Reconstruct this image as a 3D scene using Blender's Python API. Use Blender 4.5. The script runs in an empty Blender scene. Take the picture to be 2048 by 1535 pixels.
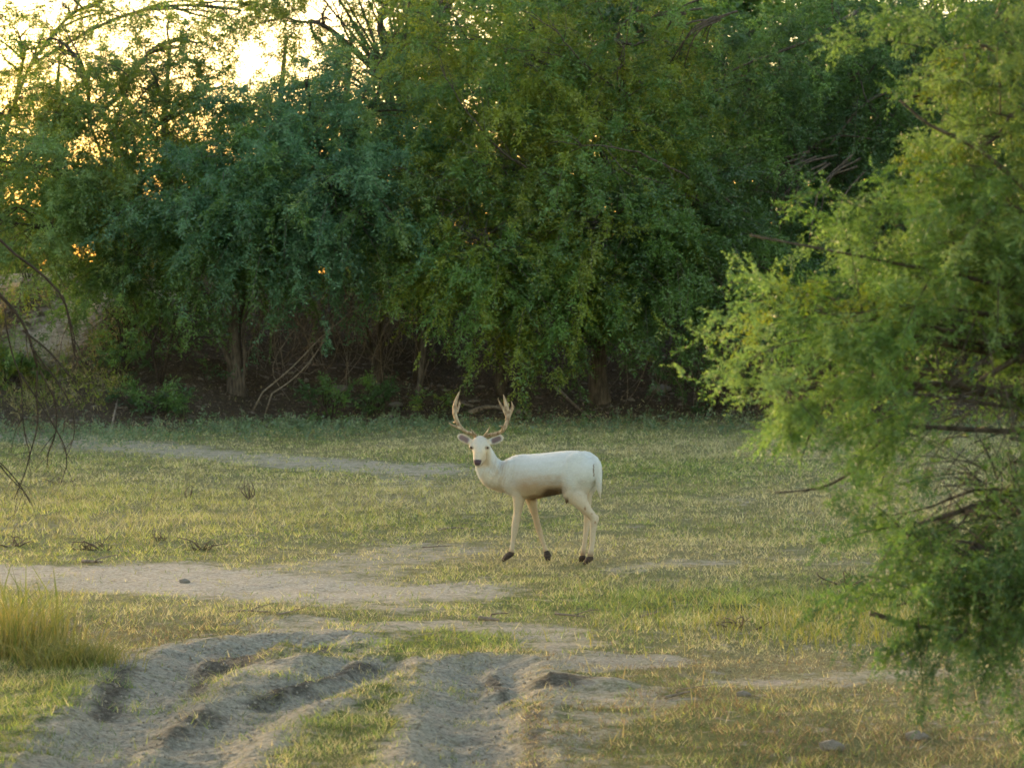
import bpy, math, random
import numpy as np
from mathutils import Vector

R = math.radians
rng = np.random.default_rng(7)
random.seed(7)
sc = bpy.context.scene

# ------------------------------------------------------------------ camera
F_PX, CAM_H, HORIZON, D_DEER = 5268.0, 2.4, 550.0, 22.0
PITCH = math.atan((767.5 - HORIZON) / F_PX)
cam_d = bpy.data.cameras.new("camera")
cam_d.sensor_width = 36.0
cam_d.lens = F_PX / 2048.0 * 36.0
cam_d.clip_start, cam_d.clip_end = 0.1, 3000.0
cam_d.dof.use_dof = True
cam_d.dof.focus_distance = D_DEER
cam_d.dof.aperture_fstop = 4.5
cam = bpy.data.objects.new("camera", cam_d)
sc.collection.objects.link(cam)
cam.location = (0, 0, CAM_H)
cam.rotation_euler = (math.pi / 2 - PITCH, 0, 0)
sc.camera = cam

# ------------------------------------------------------------------ sky, sun, exposure
SUN_EL, SUN_AZ = R(6), R(-38)          # low evening sun behind the trees, a little to the left
world = bpy.data.worlds.new("World")
sc.world = world
world.use_nodes = True
wn = world.node_tree
wn.nodes.clear()
w_out = wn.nodes.new("ShaderNodeOutputWorld")
w_bg = wn.nodes.new("ShaderNodeBackground")
w_sky = wn.nodes.new("ShaderNodeTexSky")
w_sky.sky_type = 'NISHITA'
w_sky.sun_disc = False
w_sky.sun_elevation = SUN_EL
w_sky.sun_rotation = SUN_AZ
w_sky.dust_density = 1.8
w_sky.air_density = 1.15
w_sky.ozone_density = 1.0
w_tint = wn.nodes.new("ShaderNodeMix")
w_tint.data_type = 'RGBA'
w_tint.blend_type = 'MULTIPLY'
w_tint.inputs['Factor'].default_value = 1.0
w_tint.inputs['B'].default_value = (1.0, 0.92, 0.95, 1)
wn.links.new(w_sky.outputs[0], w_tint.inputs['A'])
wn.links.new(w_tint.outputs['Result'], w_bg.inputs[0])
w_bg.inputs[1].default_value = 0.15
wn.links.new(w_bg.outputs[0], w_out.inputs[0])

sun_d = bpy.data.lights.new("sun", 'SUN')
sun_d.energy = 0.9
sun_d.angle = R(12.0)
sun_d.color = (1.0, 0.80, 0.52)
sun = bpy.data.objects.new("sun", sun_d)
sc.collection.objects.link(sun)
to_sun = Vector((math.sin(SUN_AZ) * math.cos(SUN_EL), math.cos(SUN_AZ) * math.cos(SUN_EL), math.sin(SUN_EL)))
sun.rotation_euler = to_sun.to_track_quat('Z', 'Y').to_euler()
sun.location = to_sun * 80

vs = sc.view_settings
vs.view_transform = 'Standard'
vs.look = 'None'
vs.exposure = 2.75
vs.gamma = 1.0
vs.use_curve_mapping = False
cy = sc.cycles
cy.max_bounces = 5
cy.diffuse_bounces = 3
cy.glossy_bounces = 2
cy.transmission_bounces = 4
cy.transparent_max_bounces = 4
cy.use_denoising = True
cy.sample_clamp_indirect = 6.0
cy.use_adaptive_sampling = True
cy.adaptive_threshold = 0.02

# ------------------------------------------------------------------ helpers
def ray(px, py):
    a = (px - 1024) / F_PX
    b = (767.5 - py) / F_PX
    return np.array((a, math.cos(PITCH) + b * math.sin(PITCH), -math.sin(PITCH) + b * math.cos(PITCH)))

def at(px, py, Y):
    """world point seen at a photo pixel, Y metres away"""
    d = ray(px, py)
    return np.array((0, 0, CAM_H)) + d * (Y / d[1])

def on_ground(px, py, z=0.0):
    d = ray(px, py)
    return (np.array((0, 0, CAM_H)) + d * ((z - CAM_H) / d[2]))[:2]

def tag(o, label=None, cat=None, group=None, kind=None):
    if label: o["label"] = label
    if cat: o["category"] = cat
    if group: o["group"] = group
    if kind: o["kind"] = kind
    return o

def empty(name, loc=(0, 0, 0)):
    o = bpy.data.objects.new(name, None)
    o.empty_display_size = 0.2
    o.location = loc
    sc.collection.objects.link(o)
    return o

def link(name, me, mat, parent=None, smooth=False):
    o = bpy.data.objects.new(name, me)
    if mat and not me.materials:
        me.materials.append(mat)
    sc.collection.objects.link(o)
    if parent is not None:
        o.parent = parent
        o.matrix_parent_inverse = parent.matrix_basis.inverted()
    if smooth:
        me.polygons.foreach_set("use_smooth", np.ones(len(me.polygons), dtype=bool))
    return o

def mesh_np(name, V, F, col=None, attrs=None):
    """V (n,3); F (m,k) of one polygon size or list of such arrays"""
    Fs = F if isinstance(F, list) else [F]
    Fs = [f for f in Fs if len(f)]
    me = bpy.data.meshes.new(name)
    me.vertices.add(len(V))
    me.vertices.foreach_set("co", np.ascontiguousarray(V, dtype=np.float32).ravel())
    nl = sum(f.size for f in Fs)
    me.loops.add(nl)
    me.loops.foreach_set("vertex_index", np.concatenate([f.ravel() for f in Fs]).astype(np.int32))
    me.polygons.add(sum(len(f) for f in Fs))
    tot = np.concatenate([np.full(len(f), f.shape[1]) for f in Fs])
    start = np.concatenate(([0], np.cumsum(tot)[:-1]))
    me.polygons.foreach_set("loop_start", start.astype(np.int32))
    me.update(calc_edges=True)
    if col is not None:
        ca = me.color_attributes.new("col", 'FLOAT_COLOR', 'POINT')
        c4 = np.ones((len(V), 4), dtype=np.float32)
        c4[:, :3] = col
        ca.data.foreach_set("color", c4.ravel())
    for k, a in (attrs or {}).items():
        at_ = me.attributes.new(k, 'FLOAT', 'POINT')
        at_.data.foreach_set("value", np.ascontiguousarray(a, dtype=np.float32))
    return me

def _hash(ix, iy, iz, seed):
    h = (ix * 374761393 + iy * 668265263 + iz * 2147483647 + seed * 144665) & 0xFFFFFFFF
    h = ((h ^ (h >> 13)) * 1274126177) & 0xFFFFFFFF
    h = h ^ (h >> 16)
    return (h & 0xFFFF) / 65535.0

def noise(x, y, z=None, seed=0):
    """smooth value noise 0..1"""
    x = np.asarray(x, dtype=np.float64); y = np.asarray(y, dtype=np.float64)
    z = np.zeros_like(x) if z is None else np.asarray(z, dtype=np.float64)
    ix, iy, iz = (np.floor(q).astype(np.int64) for q in (x, y, z))
    fx, fy, fz = x - ix, y - iy, z - iz
    fx, fy, fz = (q * q * (3 - 2 * q) for q in (fx, fy, fz))
    def c(dx, dy, dz): return _hash(ix + dx, iy + dy, iz + dz, seed)
    r0 = (c(0,0,0) * (1-fx) + c(1,0,0) * fx) * (1-fy) + (c(0,1,0) * (1-fx) + c(1,1,0) * fx) * fy
    if not np.any(fz):
        return r0
    r1 = (c(0,0,1) * (1-fx) + c(1,0,1) * fx) * (1-fy) + (c(0,1,1) * (1-fx) + c(1,1,1) * fx) * fy
    return r0 * (1-fz) + r1 * fz

def fbm(x, y, oct=4, seed=0):
    s, a, t = 0.0, 1.0, 0.0
    for k in range(oct):
        s = s + a * noise(x * 2**k, y * 2**k, seed=seed + k * 17)
        t += a; a *= 0.5
    return s / t

def sstep(a, b, x):
    t = np.clip((x - a) / (b - a), 0, 1)
    return t * t * (3 - 2 * t)

def norm(v):
    return v / np.maximum(np.linalg.norm(v, axis=-1, keepdims=True), 1e-9)

def bez(p, n):
    """smooth curve through control points"""
    p = np.asarray(p, dtype=float)
    if len(p) < 3:
        t = np.linspace(0, 1, n)[:, None]
        return p[0] * (1 - t) + p[-1] * t
    q = np.vstack((2 * p[0] - p[1], p, 2 * p[-1] - p[-2]))
    out = []
    for s in np.linspace(0, len(p) - 1 - 1e-6, n):
        i = int(s); t = s - i
        a, b, c, d = q[i], q[i+1], q[i+2], q[i+3]
        out.append(0.5 * (2*b + (c-a)*t + (2*a-5*b+4*c-d)*t*t + (3*b-a-3*c+d)*t**3))
    return np.array(out)

class Tubes:
    def __init__(self): self.V, self.Q, self.T, self.C, self.n = [], [], [], [], 0
    def add(self, pts, rad, k=6, col=None, flat=None, flatdir=None):
        pts = np.asarray(pts, dtype=float)
        m = len(pts)
        rad = np.interp(np.linspace(0, 1, m), np.linspace(0, 1, len(rad)), rad) if len(rad) != m else np.asarray(rad, float)
        tan = norm(np.gradient(pts, axis=0))
        ref = np.array(flatdir if flatdir is not None else (0.31, 0.17, 0.93), dtype=float)
        if flatdir is None and abs(tan.mean(0) @ ref) > 0.9 * np.linalg.norm(tan.mean(0)): ref = np.array((1.0, 0.2, 0.0))
        a = norm(np.cross(tan, ref)); b = norm(np.cross(a, tan))
        fl = np.ones(m) if flat is None else np.interp(np.linspace(0, 1, m), np.linspace(0, 1, len(flat)), flat)
        th = np.arange(k) * 2 * math.pi / k
        ring = pts[:, None] + (a[:, None] * np.cos(th)[None, :, None]) * rad[:, None, None] \
             + (b[:, None] * np.sin(th)[None, :, None]) * (rad * fl)[:, None, None]
        V = ring.reshape(-1, 3)
        i = np.arange(m - 1)[:, None] * k; j = np.arange(k)[None]; j2 = (j + 1) % k
        Q = np.stack((i + j, i + j2, i + k + j2, i + k + j), -1).reshape(-1, 4)
        tip = np.vstack((pts[0], pts[-1]))
        T = np.concatenate((np.stack((np.full(k, m*k), (np.arange(k)+1) % k, np.arange(k)), -1),
                            np.stack((np.full(k, m*k+1), (m-1)*k + np.arange(k), (m-1)*k + (np.arange(k)+1) % k), -1)))
        self.V.append(V); self.V.append(tip)
        self.Q.append(Q + self.n); self.T.append(T + self.n)
        self.n += m * k + 2
    def mesh(self, name):
        return mesh_np(name, np.vstack(self.V), [np.vstack(self.Q), np.vstack(self.T)])

# ------------------------------------------------------------------ materials
def new_mat(name):
    m = bpy.data.materials.new(name); m.use_nodes = True
    nt = m.node_tree; nt.nodes.clear()
    return m, nt, nt.nodes.new("ShaderNodeOutputMaterial")

def leaf_mat(name, transl=0.4, gloss=0.06):
    m, nt, out = new_mat(name)
    N, L = nt.nodes, nt.links
    at_ = N.new("ShaderNodeAttribute"); at_.attribute_name = "col"
    d = N.new("ShaderNodeBsdfDiffuse"); t = N.new("ShaderNodeBsdfTranslucent")
    hs = N.new("ShaderNodeHueSaturation"); hs.inputs['Hue'].default_value = 0.485
    hs.inputs['Saturation'].default_value = 1.1; hs.inputs['Value'].default_value = 1.25
    g = N.new("ShaderNodeBsdfGlossy"); g.inputs['Roughness'].default_value = 0.45
    mx = N.new("ShaderNodeMixShader"); mx.inputs[0].default_value = transl
    mg = N.new("ShaderNodeMixShader"); mg.inputs[0].default_value = gloss
    L.new(at_.outputs['Color'], d.inputs[0]); L.new(at_.outputs['Color'], hs.inputs['Color'])
    L.new(hs.outputs[0], t.inputs[0])
    L.new(d.outputs[0], mx.inputs[1]); L.new(t.outputs[0], mx.inputs[2])
    L.new(mx.outputs[0], mg.inputs[1]); L.new(g.outputs[0], mg.inputs[2])
    L.new(mg.outputs[0], out.inputs[0])
    return m

def rough_mat(name, c1, c2, scale=20.0, bump=0.3, stretch=(1, 1, 1), dist=0.02):
    m, nt, out = new_mat(name)
    N, L = nt.nodes, nt.links
    tc = N.new("ShaderNodeTexCoord"); mp = N.new("ShaderNodeMapping"); mp.inputs['Scale'].default_value = stretch
    nz = N.new("ShaderNodeTexNoise"); nz.inputs['Scale'].default_value = scale; nz.inputs['Detail'].default_value = 6
    rp = N.new("ShaderNodeValToRGB")
    rp.color_ramp.elements[0].position = 0.3; rp.color_ramp.elements[0].color = (*c1, 1)
    rp.color_ramp.elements[1].position = 0.7; rp.color_ramp.elements[1].color = (*c2, 1)
    p = N.new("ShaderNodeBsdfPrincipled"); p.inputs['Roughness'].default_value = 0.85
    p.inputs['Specular IOR Level'].default_value = 0.2
    bp = N.new("ShaderNodeBump"); bp.inputs['Strength'].default_value = bump; bp.inputs['Distance'].default_value = dist
    L.new(tc.outputs['Object'], mp.inputs[0]); L.new(mp.outputs[0], nz.inputs['Vector'])
    L.new(nz.outputs['Fac'], rp.inputs[0]); L.new(rp.outputs[0], p.inputs['Base Color'])
    L.new(nz.outputs['Fac'], bp.inputs['Height']); L.new(bp.outputs[0], p.inputs['Normal'])
    L.new(p.outputs[0], out.inputs[0])
    return m

M_LEAF = leaf_mat("foliage", 0.42, 0.05)
M_GRASS = leaf_mat("grass_blades", 0.38, 0.03)
M_BARK = rough_mat("bark", (0.040, 0.033, 0.025), (0.14, 0.115, 0.085), 9.0, 0.9, (3, 3, 0.6), 0.03)
M_TWIG = rough_mat("twig_bark", (0.025, 0.02, 0.014), (0.07, 0.052, 0.034), 30.0, 0.3)
M_DEAD = rough_mat("dead_wood", (0.10, 0.08, 0.055), (0.27, 0.22, 0.16), 25.0, 0.4)
M_DEADW = rough_mat("dead_weed_stems", (0.05, 0.037, 0.024), (0.19, 0.145, 0.09), 20.0, 0.3)
M_STONE = rough_mat("stone", (0.11, 0.095, 0.075), (0.27, 0.24, 0.185), 12.0, 0.5)

def ground_mat():
    m, nt, out = new_mat("ground_soil")
    N, L = nt.nodes, nt.links
    tc = N.new("ShaderNodeTexCoord")
    def nz(scale, det=6, rough=0.6):
        n = N.new("ShaderNodeTexNoise"); n.inputs['Scale'].default_value = scale
        n.inputs['Detail'].default_value = det; n.inputs['Roughness'].default_value = rough
        L.new(tc.outputs['Object'], n.inputs['Vector']); return n
    def ramp(fac, stops):
        r = N.new("ShaderNodeValToRGB")
        while len(r.color_ramp.elements) < len(stops): r.color_ramp.elements.new(0.5)
        for e, (p, c) in zip(r.color_ramp.elements, stops):
            e.position = p; e.color = (*c, 1)
        L.new(fac, r.inputs[0]); return r
    def mix(f, a, b):
        x = N.new("ShaderNodeMix"); x.data_type = 'RGBA'
        L.new(f, x.inputs['Factor']); L.new(a, x.inputs['A']); L.new(b, x.inputs['B']); return x
    def attr(n):
        a = N.new("ShaderNodeAttribute"); a.attribute_name = n; return a.outputs['Fac']
    fine, mid, big = nz(38, 8, 0.7), nz(5.5, 8, 0.7), nz(0.9)
    mpc = N.new("ShaderNodeMapping"); mpc.inputs['Scale'].default_value = (5, 16, 5)
    crk = N.new("ShaderNodeTexVoronoi"); crk.feature = 'DISTANCE_TO_EDGE'; crk.inputs['Scale'].default_value = 1.0; crk.inputs['Randomness'].default_value = 1.0
    wrp = N.new("ShaderNodeMix"); wrp.data_type = 'VECTOR'; wrp.inputs['Factor'].default_value = 0.12
    L.new(tc.outputs['Object'], wrp.inputs['A']); L.new(mid.outputs['Color'], wrp.inputs['B'])
    L.new(wrp.outputs['Result'], mpc.inputs[0]); L.new(mpc.outputs[0], crk.inputs['Vector'])
    crr = N.new("ShaderNodeMapRange"); crr.inputs['From Max'].default_value = 0.05
    L.new(crk.outputs['Distance'], crr.inputs['Value'])
    dirt = ramp(fine.outputs['Fac'], [(0.28, (0.09, 0.075, 0.053)), (0.40, (0.335, 0.29, 0.21)), (0.66, (0.58, 0.52, 0.40))])
    thatch = ramp(fine.outputs['Fac'], [(0.3, (0.07, 0.066, 0.028)), (0.5, (0.22, 0.205, 0.095)), (0.72, (0.40, 0.365, 0.19))])
    greeny = ramp(mid.outputs['Fac'], [(0.35, (0.06, 0.085, 0.022)), (0.65, (0.15, 0.16, 0.05))])
    litter = ramp(fine.outputs['Fac'], [(0.3, (0.025, 0.019, 0.012)), (0.55, (0.085, 0.065, 0.042)), (0.75, (0.19, 0.155, 0.11))])
    pale = ramp(fine.outputs['Fac'], [(0.3, (0.34, 0.29, 0.22)), (0.6, (0.64, 0.57, 0.45))])
    g1 = mix(attr("green"), thatch.outputs[0], greeny.outputs[0])
    # dirt shows through with broken edges
    def edge(a):
        ad = N.new("ShaderNodeMath"); ad.operation = 'ADD'
        sb = N.new("ShaderNodeMath"); sb.operation = 'SUBTRACT'; sb.inputs[1].default_value = 0.5
        ml = N.new("ShaderNodeMath"); ml.operation = 'MULTIPLY'; ml.inputs[1].default_value = 2.6
        L.new(mid.outputs['Fac'], sb.inputs[0]); L.new(sb.outputs[0], ml.inputs[0])
        L.new(a, ad.inputs[0]); L.new(ml.outputs[0], ad.inputs[1])
        mr = N.new("ShaderNodeMapRange"); mr.inputs['From Min'].default_value = 0.15; mr.inputs['From Max'].default_value = 0.9
        L.new(ad.outputs[0], mr.inputs['Value']); return mr.outputs[0]
    g2 = mix(edge(attr("dirt")), g1.outputs['Result'], dirt.outputs[0])
    soil = ramp(fine.outputs['Fac'], [(0.3, (0.08, 0.073, 0.052)), (0.46, (0.27, 0.252, 0.19)), (0.7, (0.46, 0.435, 0.335))])
    damp = ramp(fine.outputs['Fac'], [(0.3, (0.03, 0.026, 0.018)), (0.55, (0.11, 0.099, 0.073)), (0.75, (0.24, 0.215, 0.16))])
    rm = N.new("ShaderNodeMath"); rm.operation = 'MULTIPLY'; L.new(edge(attr("rut")), rm.inputs[0]); L.new(edge(attr("dirt")), rm.inputs[1])
    g2 = mix(rm.outputs[0], g2.outputs['Result'], soil.outputs[0])
    g2 = mix(edge(attr("turned")), g2.outputs['Result'], damp.outputs[0])
    g3 = mix(edge(attr("litter")), g2.outputs['Result'], litter.outputs[0])
    g4 = mix(edge(attr("pale")), g3.outputs['Result'], pale.outputs[0])
    p = N.new("ShaderNodeBsdfPrincipled"); p.inputs['Roughness'].default_value = 0.95
    p.inputs['Specular IOR Level'].default_value = 0.1
    b1 = N.new("ShaderNodeBump"); b1.inputs['Strength'].default_value = 0.8; b1.inputs['Distance'].default_value = 0.03
    b2 = N.new("ShaderNodeBump"); b2.inputs['Strength'].default_value = 0.6; b2.inputs['Distance'].default_value = 0.12
    L.new(fine.outputs['Fac'], b1.inputs['Height']); L.new(mid.outputs['Fac'], b2.inputs['Height'])
    b3 = N.new("ShaderNodeBump"); b3.inputs['Strength'].default_value = 0.7; b3.inputs['Distance'].default_value = 0.02
    L.new(crr.outputs[0], b3.inputs['Height']); L.new(b2.outputs[0], b3.inputs['Normal'])
    L.new(b3.outputs[0], b1.inputs['Normal']); L.new(b1.outputs[0], p.inputs['Normal'])
    L.new(g4.outputs['Result'], p.inputs['Base Color']); L.new(p.outputs[0], out.inputs[0])
    return m

# ------------------------------------------------------------------ ground maps (in metres on the ground)
def stroke(x, y, pts, hw, inten=1.0, soft=0.5):
    """1 inside a band of half width hw (metres) round a polyline laid on the ground"""
    P = np.array([on_ground(*p) for p in pts])
    best = np.full(np.shape(x), 1e9)
    for a, b in zip(P[:-1], P[1:]):
        ab = b - a
        t = np.clip(((x - a[0]) * ab[0] + (y - a[1]) * ab[1]) / (ab @ ab + 1e-9), 0, 1)
        best = np.minimum(best, np.hypot(x - a[0] - t * ab[0], y - a[1] - t * ab[1]))
    return inten * (1 - sstep(hw * (1 - soft), hw * (1 + soft), best))

RUT_L1 = [(150, 1600), (205, 1500), (270, 1420), (360, 1345), (470, 1300), (600, 1285)]
RUT_L2 = [(290, 1600), (400, 1480), (520, 1410), (640, 1375), (740, 1335)]
RUT_R = [(960, 1640), (950, 1520), (950, 1430), (975, 1335)]

def dirt_map(x, y):
    wob = fbm(x * 1.3 + 5, y * 1.3, 4, 11) - 0.5
    wx, wy = x + wob * 0.5, y + (fbm(x * 1.1, y * 1.1 + 9, 4, 31) - 0.5) * 1.2
    S = [([(-300, 1150), (0, 1148), (200, 1150), (450, 1163), (640, 1176)], 0.85, 1.0),
         ([(600, 1172), (840, 1182)], 0.7, 0.85),
         ([(650, 1140), (870, 1100)], 0.6, 0.55),
         ([(740, 1212), (840, 1216)], 0.35, 0.55),
         ([(560, 1255), (860, 1252), (1010, 1262), (1130, 1292)], 0.35, 0.62),
         (RUT_L1, 0.52, 0.95), (RUT_L2, 0.42, 0.95),
         ([(230, 1600), (330, 1450), (480, 1350)], 0.5, 0.9),
         (RUT_R, 0.34, 0.95),
         ([(900, 1335), (1090, 1330), (1290, 1316)], 0.28, 0.75),
         ([(1090, 1370), (1230, 1400)], 0.35, 0.6),
         ([(1010, 1540), (1180, 1440)], 0.3, 0.5),
         ([(1480, 1352), (1700, 1345), (2000, 1350)], 0.3, 0.5),
         ([(-200, 868), (60, 872), (220, 885), (450, 912), (700, 930), (820, 938)], 0.9, 0.68),
         ([(1240, 1132), (1420, 1124)], 0.35, 0.5)]
    d = np.zeros(np.shape(x))
    for pts, hw, it in S:
        d = np.maximum(d, stroke(wx, wy, pts, hw, it))
    d = np.maximum(d, 0.4 * sstep(0.66, 0.85, fbm(x * 0.8, y * 0.5, 3, 71)) * (y < 42))
    return d

# patches: (px, py, rx m, ry m, dry, height, green)
PATCH = [(420, 1050, 2.2, 0.9, 0.55, 1.7, -0.3), (120, 1060, 1.4, 0.8, 0.45, 1.4, -0.1), (850, 1000, 1.8, 1.6, 0.45, 1.1, -0.35),
         (300, 1000, 2.6, 1.6, -0.1, 1.5, 0.15), (150, 930, 2.5, 2.0, 0.1, 1.2, 0.25), (620, 1010, 1.2, 1.4, 0.35, 1.2, -0.1),
         (745, 1290, 0.75, 0.55, -0.4, 1.1, 0.75), (1330, 1205, 1.7, 0.7, -0.25, 1.1, 0.5), (1560, 1190, 1.6, 0.8, -0.2, 1.3, 0.45),
         (1720, 1240, 1.7, 0.7, 0.15, 1.7, 0.3), (100, 1420, 0.9, 1.6, -0.25, 1.2, 0.55), (700, 1430, 0.55, 1.4, -0.2, 1.2, 0.5),
         (1660, 1325, 1.4, 0.7, 0.55, 0.7, -0.4), (1900, 1390, 1.0, 1.0, 0.4, 0.7, -0.3), (850, 1045, 1.8, 1.2, -0.2, 1.0, 0.35),
         (1130, 1110, 1.9, 0.9, 0.6, 0.9, -0.35), (1450, 1010, 2.2, 1.4, 0.25, 1.1, 0.1), (1500, 900, 4.5, 2.2, 0.35, 1.4, -0.05),
         (1250, 930, 2.0, 2.4, -0.1, 1.0, 0.35), (1750, 1000, 2.0, 1.8, 0.3, 1.3, -0.1), (950, 1500, 0.8, 2.2, 0.1, 0.8, 0.1),
         (1400, 1470, 1.1, 1.3, -0.1, 0.9, 0.3), (560, 960, 2.4, 1.5, 0.3, 0.9, 0.0), (1330, 1080, 1.6, 1.1, 0.35, 1.0, -0.15)]

def veg_maps(x, y):
    dry = fbm(x * 0.55, y * 0.4, 4, 3) * 0.9 - 0.05 + (fbm(x * 2.3, y * 1.8, 3, 8) - 0.5) * 0.5
    hgt = 0.6 + 0.8 * fbm(x * 0.9, y * 0.7, 3, 19)
    grn = fbm(x * 0.7 + 30, y * 0.5, 4, 23) * 0.9
    for px, py, rx, ry, a, h, g in PATCH:
        c = on_ground(px, py)
        q = np.exp(-((x - c[0]) / rx) ** 2 - ((y - c[1]) / ry) ** 2)
        dry = dry + a * q; grn = grn + g * q; hgt = hgt * (1 + (h - 1) * q)
    return np.clip(dry, 0, 1), np.clip(hgt, 0.35, 3.0), np.clip(grn, 0, 1)

def edge_y(x):
    """where the open grass ends at the foot of the wooded bank"""
    return 41.5 + 0.9 * np.sin(x * 0.45 + 1.0) + 0.10 * x + (fbm(x * 0.5, x * 0 + 2, 3, 5) - 0.5) * 2.0

def ground_z(x, y):
    x = np.asarray(x, float); y = np.asarray(y, float)
    z = (fbm(x * 0.35, y * 0.35, 3, 40) - 0.5) * 0.10 + (fbm(x * 2.5, y * 2.5, 3, 41) - 0.5) * 0.035
    flat = np.exp(-((x - 0.35) / 1.3) ** 2 - ((y - 22.0) / 1.3) ** 2)
    z = z * (1 - flat)
    e = edge_y(x)
    z = z + 2.3 * sstep(0.0, 10.5, y - e) + (fbm(x * 0.9, y * 0.9, 3, 55) - 0.5) * 0.5 * sstep(0.5, 4, y - e)
    near = (y < 26) & (np.abs(x) < 8)
    if np.any(near):
        xn, yn = x[near], y[near]
        r1 = np.maximum.reduce([stroke(xn, yn, RUT_L1, 0.26, 1, 0.7), stroke(xn, yn, RUT_L2, 0.22, 1, 0.7), stroke(xn, yn, RUT_R, 0.24, 1, 0.7)])
        r2 = np.maximum.reduce([stroke(xn, yn, RUT_L1, 0.55, 1, 0.5), stroke(xn, yn, RUT_L2, 0.50, 1, 0.5), stroke(xn, yn, RUT_R, 0.45, 1, 0.5)])
        clod = ((fbm(xn * 8, yn * 8, 3, 61) - 0.45) * 0.05 + np.abs(noise(xn * 14, yn * 9, seed=63) - 0.5) * 0.05) * r2
        md = stroke(xn, yn, [(1120, 1368), (1210, 1372)], 0.14, 0.05, 0.8) + stroke(xn, yn, [(430, 1320), (520, 1300), (600, 1330)], 0.15, 0.05, 0.8) \
           + stroke(xn, yn, [(560, 1385), (660, 1360), (720, 1330)], 0.07, 0.06, 0.8) + stroke(xn, yn, [(1000, 1380), (985, 1340)], 0.06, 0.04, 0.8)
        z[near] += -0.065 * r1 + 0.02 * (r2 - r1).clip(0, 1) + clod + md
    return z

def gz(x, y): return float(ground_z(np.array([x]), np.array([y]))[0])

PALE = [(95, 665, 45.8, 0.75, 1.3), (170, 620, 47.6, 0.55, 1.6), (60, 580, 50.5, 1.2, 1.6), (330, 600, 48, 0.4, 0.9)]
def build_ground():
    def spread(a, b, step, lo, hi, grow=1.22):
        mid = np.arange(a, b + step / 2, step)
        out_hi, s, v = [], step, mid[-1]
        while v < hi: s *= grow; v += s; out_hi.append(v)
        out_lo, s, v = [], step, mid[0]
        while v > lo: s *= grow; v -= s; out_lo.append(v)
        return np.concatenate((out_lo[::-1], mid, out_hi))
    xs = np.unique(np.concatenate((spread(-3.6, 2.2, 0.045, -3.6, 2.2), spread(-9.0, -3.7, 0.11, -700, -3.7), spread(2.3, 9.0, 0.11, 2.3, 700))).round(5))
    ys = np.unique(np.concatenate((spread(12.0, 17.5, 0.045, -250, 17.5), np.arange(17.6, 27, 0.09), np.arange(27.05, 53, 0.22), spread(53, 54, 0.3, 53, 1500)[1:])))
    X, Y = np.meshgrid(xs, ys)
    x, y = X.ravel(), Y.ravel()
    z = ground_z(x, y)
    dry, hgt, grn = veg_maps(x, y)
    e = edge_y(x)
    lit = sstep(-0.6, 1.6, y - e)
    dirt = dirt_map(x, y)
    rut = np.maximum.reduce([stroke(x, y, RUT_L1, 0.62, 1, 0.6), stroke(x, y, RUT_L2, 0.55, 1, 0.6), stroke(x, y, RUT_R, 0.5, 1, 0.6), stroke(x, y, [(900, 1335), (1290, 1316)], 0.5, 1, 0.6)])
    turned = np.maximum.reduce([stroke(x, y, [(455, 1330), (520, 1300), (600, 1305)], 0.22, 1, 0.8), stroke(x, y, [(520, 1395), (640, 1360), (735, 1332)], 0.09, 0.9, 0.8),
                                stroke(x, y, [(205, 1420), (250, 1340)], 0.08, 0.9, 0.8), stroke(x, y, [(300, 1470), (420, 1420)], 0.12, 0.7, 0.8), stroke(x, y, [(1100, 1375), (1200, 1362)], 0.12, 1, 0.8),
                                stroke(x, y, [(985, 1350), (1005, 1385)], 0.04, 0.9, 0.8), stroke(x, y, [(1065, 1420), (1062, 1540)], 0.05, 0.7, 0.8), stroke(x, y, [(385, 1380), (430, 1320)], 0.07, 0.9, 0.8)])
    pale = np.zeros_like(x)
    for px, py, Yd, rx, ry in PALE:
        c = at(px, py, Yd)
        pale = np.maximum(pale, np.exp(-((x - c[0]) / rx) ** 2 - ((y - Yd) / ry) ** 2))
    nx, ny = len(xs), len(ys)
    i = (np.arange(ny - 1)[:, None] * nx + np.arange(nx - 1)[None]).ravel()
    Fq = np.stack((i, i + 1, i + 1 + nx, i + nx), -1)
    me = mesh_np("ground", np.stack((x, y, z), -1), Fq, None, {"dirt": dirt, "rut": rut, "turned": turned, "green": grn, "litter": lit, "pale": pale * 0.95})
    o = link("ground", me, ground_mat(), None, True)
    o["kind"] = "structure"
    tag(o, "grassy clearing floor with pale dirt wheel ruts rising to a wooded bank", "ground")

build_ground()

# ------------------------------------------------------------------ foliage
GREENS = {
    'blue':   (np.array((0.060, 0.150, 0.062)), np.array((0.110, 0.230, 0.095))),
    'mid':    (np.array((0.065, 0.140, 0.026)), np.array((0.120, 0.225, 0.046))),
    'yellow': (np.array((0.120, 0.180, 0.018)), np.array((0.200, 0.250, 0.030))),
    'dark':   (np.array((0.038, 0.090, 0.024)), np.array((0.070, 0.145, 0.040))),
    'light':  (np.array((0.105, 0.195, 0.046)), np.array((0.180, 0.280, 0.075))),
    'straw':  (np.array((0.20, 0.18, 0.06)), np.array((0.36, 0.32, 0.14))),
}

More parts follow.
